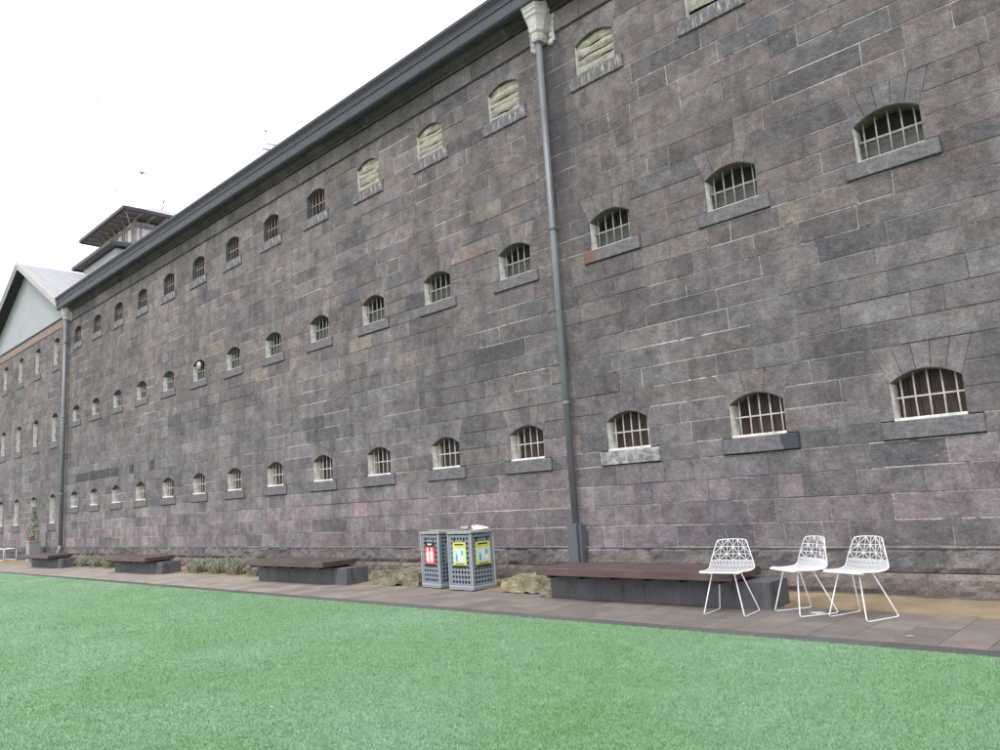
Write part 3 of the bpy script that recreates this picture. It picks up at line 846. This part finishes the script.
# pavers: strips running from edging to sand, joints square to the wall
mb = MB(); x = -60; PY0 = TE+.17; PY1 = 8.42
while x < 12:
    w = .36+random.uniform(-.01,.01)
    y = PY0; first = random.uniform(.35, .95)
    while y < PY1-.02:
        l = first if y == PY0 else random.uniform(.7, .95)
        y2 = min(y+l, PY1+random.uniform(-.05,.14) if y+l > PY1-.3 else y+l)
        if y2 > PY1-.25: y2 = PY1+random.uniform(-.04,.12)
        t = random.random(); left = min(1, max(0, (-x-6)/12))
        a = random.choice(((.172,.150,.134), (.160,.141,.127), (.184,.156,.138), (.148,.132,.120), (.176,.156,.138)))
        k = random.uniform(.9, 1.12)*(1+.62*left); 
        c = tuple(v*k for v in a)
        dz = random.uniform(-.0015,.0015)
        mb.box(x+.0025, x+w-.0025, y+.0025, y2-.0025, -.05, .004+dz, 0, c, ch=.003)
        y = y2
    x += w
mb.box(-60, 12, PY0, PY1, -.05, -.003, 0, (.06,.052,.045))
tag(mb.build('paved_path', M['paver']), kind='structure')
# sandy strip: gently uneven
mb = MB(); nx, ny = 420, 14; vs = []
for j in range(ny+1):
    for i in range(nx+1):
        xx = -60+72*i/nx; t = j/ny
        y0 = 8.40+.10*fbm(xx, 0, .8, 5.0); yy = y0+(WY+.02-y0)*t
        zz = -.004+.014*min(1, t*4)+.012*noise.noise(Vector((xx*2, yy*3, 1)))*min(1, t*5)+.010*t
        if t == 0: zz = -.02
        vs.append((xx, yy, zz+.004))
mb.add(vs, [(j*(nx+1)+i, j*(nx+1)+i+1, (j+1)*(nx+1)+i+1, (j+1)*(nx+1)+i) for j in range(ny) for i in range(nx)], smooth=True)
tag(mb.build('sand_strip', M['sand']), kind='structure')

# turf pile, denser close to the camera
rng = np.random.default_rng(3)
def blades():
    n = 700000
    ys = []; xs = []
    # sample in view wedge: distance with ~1/d density
    d = 2.6*np.exp(rng.random(n*2)*math.log(40/2.6)); d = d[np.argsort(rng.random(n*2))]; az = np.radians(-43.4+rng.uniform(-39, 39, n*2))
    x = d*np.sin(az); y = d*np.cos(az); k = (y < TE-.004) & (rng.random(n*2) < np.clip((40-d)/26, 0, 1)); x = x[k][:n]; y = y[k][:n]; d = d[k][:n]
    n = len(x)
    h = rng.uniform(.006,.013, n)*(1+.01*d); wd = rng.uniform(.0013,.0024, n)*(1+.09*d)
    a = rng.uniform(0, 2*math.pi, n); lean = rng.uniform(.1, .9, n)*h; la = rng.uniform(0, 2*math.pi, n)
    V = np.zeros((n, 3, 3), np.float32)
    V[:,0,0] = x-np.cos(a)*wd; V[:,0,1] = y-np.sin(a)*wd; V[:,0,2] = -.003
    V[:,1,0] = x+np.cos(a)*wd; V[:,1,1] = y+np.sin(a)*wd; V[:,1,2] = -.003
    V[:,2,0] = x+np.cos(la)*lean; V[:,2,1] = y+np.sin(la)*lean; V[:,2,2] = h
    V[:,2,1] = np.minimum(V[:,2,1], TE+rng.uniform(-.01,.022,n))
    me = bpy.data.meshes.new('turf_pile'); me.vertices.add(n*3); me.vertices.foreach_set('co', V.reshape(-1))
    me.loops.add(n*3); me.loops.foreach_set('vertex_index', np.arange(n*3, dtype=np.int32))
    me.polygons.add(n); me.polygons.foreach_set('loop_start', np.arange(0, n*3, 3, dtype=np.int32)); me.polygons.foreach_set('loop_total', np.full(n, 3, np.int32))
    me.update(calc_edges=True)
    at = me.color_attributes.new('Col', 'FLOAT_COLOR', 'CORNER')
    t = rng.random(n)[:, None]; c = np.array([[.170,.310,.165]])*(1-t)+np.array([[.242,.398,.235]])*t
    pale = rng.random(n) < .10; c[pale] = (.28,.43,.27); dk = rng.random(n) < .12; c[dk] = (.10,.21,.10)
    c4 = np.concatenate([c, np.ones((n, 1))], 1).repeat(3, 0).astype(np.float32); at.data.foreach_set('color', c4.reshape(-1))
    m, nt, b = new_mat('turf_fibre'); b.inputs['Roughness'].default_value = .6; b.inputs['Specular IOR Level'].default_value = .25
    A_ = nt.nodes.new('ShaderNodeAttribute'); A_.attribute_name = 'Col'
    g = ramp(nt, noise_node(nt, .55, 5, .65), .35, .65, (.86,.93,.76,1), (1.08,1.03,1.16,1))
    g2 = ramp(nt, noise_node(nt, 9, 6, .75), .3, .7, (.76,.81,.76,1), (1.19,1.15,1.20,1))
    nt.links.new(mix(nt, 1, mix(nt, 1, A_.outputs['Color'], g, 'MULTIPLY'), g2, 'MULTIPLY'), b.inputs['Base Color'])
    me.materials.append(m)
    o = bpy.data.objects.new('turf_pile', me); COL.objects.link(o); tag(o, 'short dense fibres of the green artificial lawn', 'grass', kind='stuff')
blades()

# ------------------------------------------------------------ benches
def make_bench():
    t = thing('platform_bench', '', 'bench', (0,0,0), 0, 'low platform benches along the wall')
    mb = MB(); L0, L1 = -1.42, 1.42; D0, D1 = -.37, .37
    n = 6; w = (D1-D0)/n
    for k in range(n):
        k2 = random.uniform(.8, 1.25); c = tuple(v*k2 for v in (.070,.043,.040))
        mb.box(L0+random.uniform(0,.004), L1, D0+w*k+.003, D0+w*(k+1)-.003, .335, .43, 0, c, ch=.004)
    mb.build('deck', M['deck'], t)
    mb = MB(); 
    for x in np.linspace(L0+.2, L1-.2, 6): mb.box(x-.03, x+.03, D0+.03, D1-.03, .300, .334)
    mb.build('bearer', M['black'], t)
    mb = MB(); mb.box(L0-.03, L1+.28, D0+.32, D1+.06, .0, .299, 0, ch=.006)
    mb.box(L0-.02, L1+.27, D0+.33, D1+.05, -.02, .02, 0)
    mb.build('concrete_base', M['conc'], t)
    return t
bl = ['low timber platform bench just behind the white wire chairs, nearest and widest in view',
      'low timber bench on a concrete base just left of the litter bins',
      'low timber bench between two patches of grassy clumps',
      'far low timber bench at the foot of the distant downpipe']
b0 = make_bench()
for k in range(4):
    x = -5.62-7.97*k; y = 8.25
    if k == 3: x = -29.3
    o = b0 if k == 0 else dup(b0)
    o.location = (x, y, 0); o['label'] = bl[k]

# ------------------------------------------------------------ wire chairs
def make_chair():
    t = thing('wire_chair', '', 'chair', (0,0,0), 0, 'white wire chairs on the paving')
    # shell surface: v 0..1 seat front to back top; local front is -y
    keys = [(0.0, -.235, .452, .215), (.10, -.20, .440, .235), (.25, -.10, .428, .245), (.40, .02, .425, .25), (.50, .11, .437, .255),
            (.58, .165, .475, .255), (.68, .195, .545, .240), (.80, .215, .62, .215), (.90, .235, .695, .190), (1.0, .255, .77, .165)]
    def S(u, v):
        for a, b in zip(keys[:-1], keys[1:]):
            if v <= b[0]+1e-9:
                f = (v-a[0])/(b[0]-a[0]); f = f
                y, z, w = (a[i]*(1-f)+b[i]*f for i in (1,2,3)); break
        back = min(1, max(0, (v-.45)/.25))
        z += (1-back)*.028*u*u*(1 if v > .12 else v/.12); y -= back*.045*u*u
        if v > .93: z -= (v-.93)/.07*.012*u**4
        return Vector((u*w, y, z))
    def line(mb, a, b, r=.0028, n=None):
        n = n or max(2, int(8*abs(b[1]-a[1])/.5)+2)
        mb.tube([S(a[0]+(b[0]-a[0])*k/n, a[1]+(b[1]-a[1])*k/n) for k in range(n+1)], r, 5)
    # back: star lattice
    mb = MB(); rows = [(.68,.787), (.787,.893), (.893,1.0)]
    for j, (v0, v1) in enumerate(rows):
        line(mb, (-1, v0), (1, v0), .0040, 10)
        nc = 6
        for k in range(nc):
            u0 = -1+2*k/nc; u1 = -1+2*(k+1)/nc; um = (u0+u1)/2
            line(mb, (u0, v0), (u0, v1), .0038, n=2)
            if (k+j) % 2 == 0:
                line(mb, (u0, v1), (u1, v0), .0038, n=2); pass
            else:
                line(mb, (u1, v1), (u0, v0), .0038, n=2); pass
    mb.build('backrest', M['white_metal'], t)
    mb = MB()
    for k in range(1, 32):
        u = -1+2*k/32; line(mb, (u, .0), (u, .68), .0036, 14)
    for v in (.06,.14,.24,.34,.44,.52,.60): line(mb, (-1, v), (1, v), .0026, 8)
    for k in range(12):
        u0 = -1+2*k/12; u1 = -1+2*(k+1)/12
        line(mb, (u0, .06), (u1, .24), .0024, 3); line(mb, (u1, .24), (u0, .44), .0024, 3)
    mb.build('seat', M['white_metal'], t)
    mb = MB()
    loop = [S(-1, v) for v in np.linspace(0, 1, 22)] + [S(u, 1) for u in np.linspace(-.9, .9, 8)] + [S(1, v) for v in np.linspace(1, 0, 22)] + [S(u, 0) for u in np.linspace(.9, -.9, 8)]
    mb.tube(loop, .0058, 8, closed=True)
    mb.build('rim', M['white_metal'], t)
    for s in (-1, 1):
        mb = MB(); r = .0068
        A = Vector((s*.125, -.13, .436)); F = Vector((s*.225, -.225, .007)); B = Vector((s*.225, .225, .007)); D = Vector((s*.125, .06, .428))
        def rc(P, Q, R_, rad=.03, n=5):
            a = P+(Q-P).normalized()*0; u = (P-Q).normalized()*rad; w = (R_-Q).normalized()*rad
            return [Q+u*(1-t_)**2+w*t_**2 for t_ in [i/n for i in range(n+1)]]
        mb.tube([A]+rc(A, F, B)+rc(F, B, D)+[D], r, 8)
        mb.build('leg', M['white_metal'], t)
    mb = MB(); mb.tube([(-.15,-.13,.436), (.15,-.13,.436)], .006, 6); mb.tube([(-.15,.06,.428), (.15,.06,.428)], .006, 6)
    for s in (-1,1): mb.box(s*.15-.02, s*.15+.02, -.15, -.11, .428, .444, ch=.004)
    mb.build('cross_rail', M['white_metal'], t)
    return t
c0 = make_chair()
c0.location = (-4.215, 7.86, .005); c0.rotation_euler = (0,0,math.radians(6)); c0['label'] = 'white wire chair standing alone in front of the long bench'
dup(c0, (-3.53, 8.17, .005), math.radians(-33), 'middle white wire chair, seat turned to the left, beyond the end of the bench')
dup(c0, (-2.925, 8.10, .005), math.radians(-21), 'rightmost of the three white wire chairs, in front of the bare sand strip')

# ------------------------------------------------------------ bins
def make_bin(name, lab, loc, rotz, wdt, dep, plate, signs):
    t = thing(name, lab, 'bin', loc, rotz, 'perforated steel litter bins')
    hw, hd, H = wdt/2, dep/2, .90
    mb = MB(); mb.box(-hw+.02, hw-.02, -hd+.02, hd-.02, .05, H-.05); mb.build('liner', M['bin_in'], t)
    def panel(face, w, name='panel', holes=True):
        mb = MB(); nx = 6; z0, z1 = .075, .845; px = w/(nx+1.2); nz = int((z1-z0-.04)/px); pz = (z1-z0-.04)/nz
        x0 = -px*nx/2; r = px*.33
        def P(x, z, y=0):
            if face == 'front': return (x, -hd+y, z)
            if face == 'back': return (-x, hd-y, z)
            if face == 'right': return (hw-y, x, z)
            return (-hw+y, -x, z)
        for i in range(nx):
            for j in range(nz):
                a, b = x0+px*i, z0+.02+pz*j
                cx, cz = a+px/2, b+pz/2
                mid = (1.0 <= i <= nx-2) and (.42 < cz < .70)
                if mid and plate: 
                    mb.face([P(a,b), P(a+px,b), P(a+px,b+pz), P(a,b+pz)]); continue
                out = [(a,b), (cx,b), (a+px,b), (a+px,cz), (a+px,b+pz), (cx,b+pz), (a,b+pz), (a,cz)]
                inn = [(cx+r*1.12*math.cos(PI*(1.25+k*.25)), cz+r*1.12*math.sin(PI*(1.25+k*.25))) for k in range(8)]
                for k in range(8):
                    q = (k+1) % 8; mb.face([P(*out[k]), P(*out[q]), P(*inn[q]), P(*inn[k])])
                    mb.face([P(*inn[k]), P(*inn[q]), P(inn[q][0], inn[q][1], .012), P(inn[k][0], inn[k][1], .012)])
        xe = px*nx/2
        for (a, b, c, d) in ((-w/2, x0, z0, z1), (xe, w/2, z0, z1), (x0, xe, z0, z0+.02), (x0, xe, z1-.02, z1)):
            mb.face([P(a,c), P(b,c), P(b,d), P(a,d)])
        return mb.build('panel', M['steel'], t)
    panel('front', wdt-.03); panel('right', dep-.03); panel('left', dep-.03); panel('back', wdt-.03)
    for sx in (-1, 1):
        for sy in (-1, 1):
            mb = MB(); mb.box(sx*hw-.012, sx*hw+.012, sy*hd-.012, sy*hd+.012, .02, .87, ch=.004); mb.build('corner_post', M['steel_trim'], t)
    mb = MB(); mb.box(-hw-.014, hw+.014, -hd-.014, hd+.014, .045, .074, ch=.003); mb.box(-hw-.004, hw+.004, -hd-.004, hd+.004, .015, .046); mb.build('base_frame', M['steel_trim'], t)
    mb = MB(); mb.box(-hw-.02, hw+.02, -hd-.02, hd+.02, .862, .90, ch=.006); lid = mb.build('lid', M['lid'], t)
    # signs: plate on a face, built flat with a few mm of thickness, black edge brackets
    for face in signs:
        mb = MB()
        def Q(x0, x1, z0, z1, off, m, th=.004):
            if face == 'front': mb.box(x0, x1, -hd-off-th, -hd-off, z0, z1, m)
            else: mb.box(hw+off, hw+off+th, x0, x1, z0, z1, m)
        cx = 0; Q(-.150, .150, .355, .384, .006, 1); Q(-.135, -.115, .68, .80, .003, 1); Q(.095, .115, .68, .80, .003, 1)
        if plate == 'red':
            Q(-.150, .150, .66, .735, .006, 1); Q(-.055, .06, .69, .712, .0105, 2, .002)
            Q(-.158, .158, .385, .665, .006, 0)
            for s in (-.062, .058):
                Q(s-.045, s+.045, .43, .58, .0105, 2, .002); Q(s-.024, s+.024, .5801, .645, .0105, 2, .002)
            Q(-.09, .09, .405, .415, .0105, 2, .002)
        else:
            Q(-.150, .150, .66, .735, .006, 0); Q(-.105, .105, .690, .712, .0105, 1, .002)
            Q(-.158, .158, .385, .665, .006, 0)
            Q(-.132, .132, .43, .64, .0105, 4, .002)
            Q(-.085, -.045, .45, .53, .013, 3, .002); Q(-.075, -.055, .5301, .56, .013, 3, .002)
            Q(-.025, .015, .47, .61, .013, 2, .002); Q(.045, .095, .45, .52, .013, 2, .002); Q(.05, .085, .54, .61, .013, 3, .002)
            Q(-.10, .10, .398, .410, .0105, 1, .002)
        mb.build('sign_plate', [M[plate], M['black'], M['white'], M['blue'], M['paleblue']], t)
    return t
bA = make_bin('litter_bin', 'perforated grey steel bin with the red and white sign, left of the pair', (-9.72, 8.60, .005), math.radians(-9), .54, .46, 'red', ('front',))
bB = make_bin('recycling_bin', 'perforated grey steel bin with yellow signs on two faces, right of the pair', (-8.955, 8.53, .005), math.radians(-2), .54, .47, 'yellow', ('front', 'right'))
# rubbish lying on the lids
mb = MB()
T = Matrix.Translation((-8.80, 8.60, .911)) @ Matrix.Rotation(math.radians(12), 4, 'Z') @ Matrix.Scale(.72, 4)
pts = [(-.13,-.08,0), (.15,-.10,0), (.15,.10,0), (-.13,.08,0)]
tp = [(-.16,-.10,.10), (.17,-.12,.025), (.17,.12,.03), (-.15,.10,.105)]
inn = [(-.12,-.07,.008), (.13,-.08,.008), (.13,.08,.008), (-.12,.07,.008)]
V = [T @ Vector(p) for p in pts+tp+inn]
mb.add(V, [(3,2,1,0), (0,1,5,4), (1,2,6,5), (2,3,7,6), (3,0,4,7), (4,5,9,8), (5,6,10,9), (6,7,11,10), (7,4,8,11), (8,9,10,11)])
tag(mb.build('food_tray', M['white']), 'white torn takeaway tray left on the lid of the yellow-signed bin', 'litter')
mb = MB(); q = Vector((-9.15, 8.60, .94))
mb.tube([q+Vector((-.10,.02,0)), q+Vector((-.06,.01,0)), q+Vector((.06,-.01,0)), q+Vector((.10,-.02,0))], [.02,.035,.035,.03], 10)
tag(mb.build('crushed_cup', simple('grey_plastic', (.30,.31,.32), .3)), 'grey crushed plastic cup lying on the yellow-signed bin', 'litter')

# ------------------------------------------------------------ rubble blocks
def rubble(name, x0, x1, y0, y1, h, mat, cols, lab, cut=.0):
    mb = MB(); nx = int((x1-x0)/.06); nz = 6; ny = 8
    seed = random.uniform(0, 50)
    def D(p, nrm, a=.05):
        return Vector(p)+Vector(nrm)*(noise.fractal(Vector(p)*5+Vector((seed,0,0)), .8, 2, 5)*a)
    def grid(f, nu, nv, col):
        vs = [f(i/nu, j/nv) for j in range(nv+1) for i in range(nu+1)]
        mb.add(vs, [(j*(nu+1)+i, j*(nu+1)+i+1, (j+1)*(nu+1)+i+1, (j+1)*(nu+1)+i) for j in range(nv) for i in range(nu)], 0, col)
    def warp(p):
        p = Vector(p)
        n3 = Vector((noise.fractal(p*4+Vector((seed,0,0)), .9, 2, 4), noise.fractal(p*4+Vector((0,seed,0)), .9, 2, 4), noise.fractal(p*4+Vector((0,0,seed)), .9, 2, 4)))
        z = p.z
        p = p+n3*.055
        p.z = max(p.z, -.01)
        return p
    grid(lambda u, v: warp((x0+(x1-x0)*u, y0, h*v)), nx, nz, cols[0])
    grid(lambda u, v: warp((x0+(x1-x0)*u, y0+(y1-y0)*v, h)), nx, ny, cols[1])
    grid(lambda u, v: warp((x1, y0+(y1-y0)*u, h*v)), ny, nz, cols[0])
    grid(lambda u, v: warp((x0, y1-(y1-y0)*u, h*v)), ny, nz, cols[0])
    o = mb.build(name, mat); tag(o, lab, 'stone block'); return o
rubble('mossy_stone_block', -11.45, -10.18, 8.42, 9.35, .21, M['stone_moss'], [(.24,.215,.175), (.20,.185,.16)], 'low mossy rubble stone block on the sand between bench and red-signed bin')
rubble('yellow_stone_block', -8.12, -7.12, 8.34, 9.2, .21, M['yellow_stone'], [(.29,.262,.175), (.22,.205,.15)], 'low yellow lichen-covered stone block between the bins and the nearest bench')

# ------------------------------------------------------------ grassy clumps
gm, nt, b = new_mat('clump_blades'); b.inputs['Roughness'].default_value = .7
A_ = nt.nodes.new('ShaderNodeAttribute'); A_.attribute_name = 'Col'; nt.links.new(A_.outputs['Color'], b.inputs['Base Color'])
def clump_mesh(seed, L=.60, D=.85, H=.37):
    r = random.Random(seed); mb = MB()
    for k in range(2400):
        bx = r.uniform(-L*.36, L*.36); by = r.uniform(-D*.46, D*.46)
        rad = Vector((bx/(L*.5), by/(D*.6), 0))
        a = r.uniform(0, 2*PI); out = Vector((math.cos(a), math.sin(a), 0))*r.uniform(.3, 1)+rad*.9
        h = H*r.uniform(.75, 1.0)*math.sqrt(max(.12, 1-.75*min(1, rad.length**2))); sp = r.uniform(.03, .11)
        p0 = Vector((bx, by, 0)); p1 = p0+out*sp*.35+Vector((0,0,h*.75)); p2 = p0+out*sp*.95+Vector((0,0,h)); p3 = p0+out*sp*1.5+Vector((0,0,h*r.uniform(.45,.85)))
        w = r.uniform(.003,.0055); sd = Vector((-math.sin(a), math.cos(a), 0))*w
        t = r.random()
        c = (.17+.15*t, .18+.145*t, .125+.12*t)
        if r.random() < .25: c = (.38,.36,.30)
        mb.add([p0-sd, p0+sd, p1+sd, p1-sd, p2+sd*.7, p2-sd*.7, p3], [(0,1,2,3), (3,2,4,5), (5,4,6)], 0, c)
    return mb
cm = [clump_mesh(s) for s in (1, 2, 3)]
spots = [(-27.25, 8.98), (-26.1, 8.98), (-24.95, 8.98), (-19.0, 8.95), (-18.0, 8.98), (-17.0, 8.95), (-16.0, 8.93)]
names = ['grassy clump next to the far bench, leftmost of the farther three', 'grassy clump in the middle of the farther three', 'grassy clump nearest the second bench in the farther three',
         'grassy clump at the left end of the nearer four, beside the bench step', 'second grassy clump from the left in the nearer four', 'third grassy clump from the left in the nearer four', 'grassy clump at the right end of the nearer four clumps']
src = []
for k, (x, y) in enumerate(spots):
    if k < 3: o = cm[k].build('grass_clump', gm); src.append(o)
    else: o = src[k % 3].copy(); COL.objects.link(o)
    o.location = (x, y, 0); o.rotation_euler = (0, 0, 0 if k % 2 else PI); o.scale = (1.0, .95, .95+.04*(k % 3))
    tag(o, names[k], 'plant', 'grey-green grassy clumps in the sand')

# ------------------------------------------------------------ planter with shrub, white rail, small ground things
px, py = -34.05, 9.12
t = thing('planter', 'tall square blue-grey planter post in front of the far wing', 'planter', (px, py, 0))
mb = MB(); mb.box(-.20, .20, -.2, .2, .0, .80, ch=.015); mb.box(-.22, .22, -.22, .22, .77, .83, ch=.01); mb.build('body', simple('planter_paint', (.25,.29,.30), .6, .12), t)
mb = MB(); mb.box(-.18, .18, -.18, .18, .831, .837); mb.build('soil', M['black_in'], t)
t2 = thing('potted_shrub', 'pale green upright shrub with red flowers growing in the tall planter', 'plant', (px, py, .835))
mb = MB(); r = random.Random(5)
for k in range(1500):
    z = r.uniform(.03, 1.30)**1.0; rr = .25*(1-z/1.5)**.7*math.sqrt(r.random()); a = r.uniform(0, 2*PI)
    p = Vector((rr*math.cos(a)-.04*z, rr*math.sin(a), z)); n = Vector((r.gauss(0,1), r.gauss(0,1), r.gauss(0,1))).normalized(); u = n.orthogonal().normalized(); w = n.cross(u)
    s = r.uniform(.02,.045); t_ = r.random(); c = (.24+.12*t_, .27+.12*t_, .20+.10*t_)
    mb.add([p-u*s*.4, p+w*s, p+u*s*.4, p-w*s], [(0,1,2,3)], 0, c)
mb.build('foliage', gm, t2)
mb = MB(); mb.tube([(0,0,0), (-.02,0,.6), (-.04,0,1.15)], [.025,.018,.006], 6); mb.build('stem', simple('stem_bark', (.12,.09,.06), .9), t2)
mb = MB()
for k in range(16):
    p = Vector((r.uniform(.02,.22), r.uniform(-.2,.1), r.uniform(.0,.14))); mb.tube([p, p+Vector((0,0,.03))], [.03,.02], 6)
mb.build('flowers', simple('red_petals', (.45,.05,.05), .6), t2)
mb = MB(); ry = 8.85
for yy in (ry, ry+.45):
    mb.tube([(-38.55, yy, .0), (-38.55, yy, .52), (-37.0, yy, .52), (-37.0, yy, .0)], .02, 8)
    mb.tube([(-38.55, yy, .06), (-37.0, yy, .06)], .016, 6)
mb.tube([(-38.55, ry, .52), (-38.55, ry+.45, .52)], .02, 6); mb.tube([(-37.0, ry, .52), (-37.0, ry+.45, .52)], .02, 6)
tag(mb.build('tubular_frame', M['white_metal']), 'white tubular metal frame standing at the far left end of the path', 'metal frame')

mb = MB(); q = Vector((-3.42, 8.20, .006))
mb.tube([q, q+Vector((0,0,.006))], .085, 24, 0); o = mb.build('ground_light', M['steel_trim']); tag(o, 'round glass ground light set in the paving under the chairs', 'ground light')
mb = MB(); mb.tube([q+Vector((0,0,.0055)), q+Vector((0,0,.009))], .066, 24, 0); mb.build('lens', simple('pale_glass', (.50,.58,.55), .15, .05), o)
mb = MB(); mb.prism([(-.14,-.05), (.12,-.06), (.15,.03), (.02,.06), (-.13,.05)], 0, .022)
o = mb.build('slate_chip', simple('slate_piece', (.17,.17,.19), .6)); o.rotation_euler = (math.radians(-90), 0, .1); o.location = (-7.32, 8.16, .03)
tag(o, 'thin grey slab lying on the sand by the yellow stone block', 'slab')

def leaf(x, y, z, a, c, lab, s=.05, fold=.012):
    mb = MB(); ca, sa = math.cos(a), math.sin(a)
    P = [(-s,0,0), (-.4*s,.35*s,fold), (.4*s,.30*s,fold*1.3), (s,0,fold*.4), (.4*s,-.30*s,fold), (-.4*s,-.35*s,fold*.8)]
    top = [(x+p[0]*ca-p[1]*sa, y+p[0]*sa+p[1]*ca, z+p[2]+.0015) for p in P]; bot = [(p[0], p[1], p[2]-.0015) for p in top]
    mb.add(top+bot, [(0,5,4,3,2,1)[::-1], (6,7,8,9,10,11)[::-1]] + [(i, (i+1) % 6, 6+(i+1) % 6, 6+i) for i in range(6)], 0, c)
    tag(mb.build('fallen_leaf', gm), lab, 'leaf')
leaf(-2.27, 7.30, .009, .3, (.42,.38,.32), 'pale dry leaf on the paving near the right edge of the picture', .035, .005)
leaf(-2.33, 7.04, .009, 1.2, (.33,.28,.22), 'small tan leaf lying next to the dark path edging', .022, .004)
leaf(-2.52, 4.72, .012, .8, (.55,.5,.35), 'tiny pale leaf on the green turf in the right foreground', .010, .004)
leaf(-5.35, 3.0, .012, .8, (.7,.7,.66), 'tiny white petal on the green turf in the left foreground', .009, .004)

# ------------------------------------------------------------ world, light, camera
w = bpy.data.worlds.new('World'); C.world = w; w.use_nodes = True; nt = w.node_tree
bg = nt.nodes['Background']
sky = nt.nodes.new('ShaderNodeTexSky'); sky.sky_type = 'NISHITA'; sky.sun_disc = False
SE, SR = math.radians(58), math.radians(165)
sky.sun_elevation = SE; sky.sun_rotation = SR; sky.air_density = 1.0; sky.dust_density = 4.0; sky.ozone_density = 1.0
# heavy bright cloud: the blue of the clear sky is almost wholly veiled by white
bwn = nt.nodes.new('ShaderNodeRGBToBW'); nt.links.new(sky.outputs[0], bwn.inputs[0])
mx = nt.nodes.new('ShaderNodeMix'); mx.data_type = 'RGBA'; mx.inputs[0].default_value = .90
nt.links.new(sky.outputs[0], mx.inputs[6]); mx.inputs[7].default_value = (9.1, 9.15, 9.4, 1)
nt.links.new(mx.outputs[2], bg.inputs['Color']); bg.inputs['Strength'].default_value = .10
sun = bpy.data.lights.new('sun', 'SUN'); sun.energy = 1.1; sun.angle = math.radians(18); sun.color = (1, .97, .93)
so = bpy.data.objects.new('sun', sun); COL.objects.link(so)
# direction towards the sun (sky sun_rotation is measured clockwise from +Y)
dv = Vector((math.sin(SR)*math.cos(SE), math.cos(SR)*math.cos(SE), math.sin(SE)))
so.rotation_euler = dv.to_track_quat('Z', 'Y').to_euler(); so.location = dv*60

cam = bpy.data.cameras.new('camera'); co = bpy.data.objects.new('camera', cam); COL.objects.link(co); C.camera = co
cam.sensor_width = 36; cam.lens = 763.64/1000*36; cam.clip_start = .05; cam.clip_end = 3000
yaw, pitch, roll = -0.7583, 0.1555, -0.0642
f = Vector((math.sin(yaw)*math.cos(pitch), math.cos(yaw)*math.cos(pitch), math.sin(pitch)))
r = Vector((math.cos(yaw), -math.sin(yaw), 0)); u = r.cross(f)
r2 = r*math.cos(roll)+u*math.sin(roll); u2 = -r*math.sin(roll)+u*math.cos(roll)
co.matrix_world = Matrix(((r2.x, u2.x, -f.x, 0), (r2.y, u2.y, -f.y, 0), (r2.z, u2.z, -f.z, EYE), (0,0,0,1)))
C.view_settings.view_transform = 'Standard'; C.view_settings.look = 'None'; C.view_settings.exposure = 1.02; C.view_settings.gamma = 1
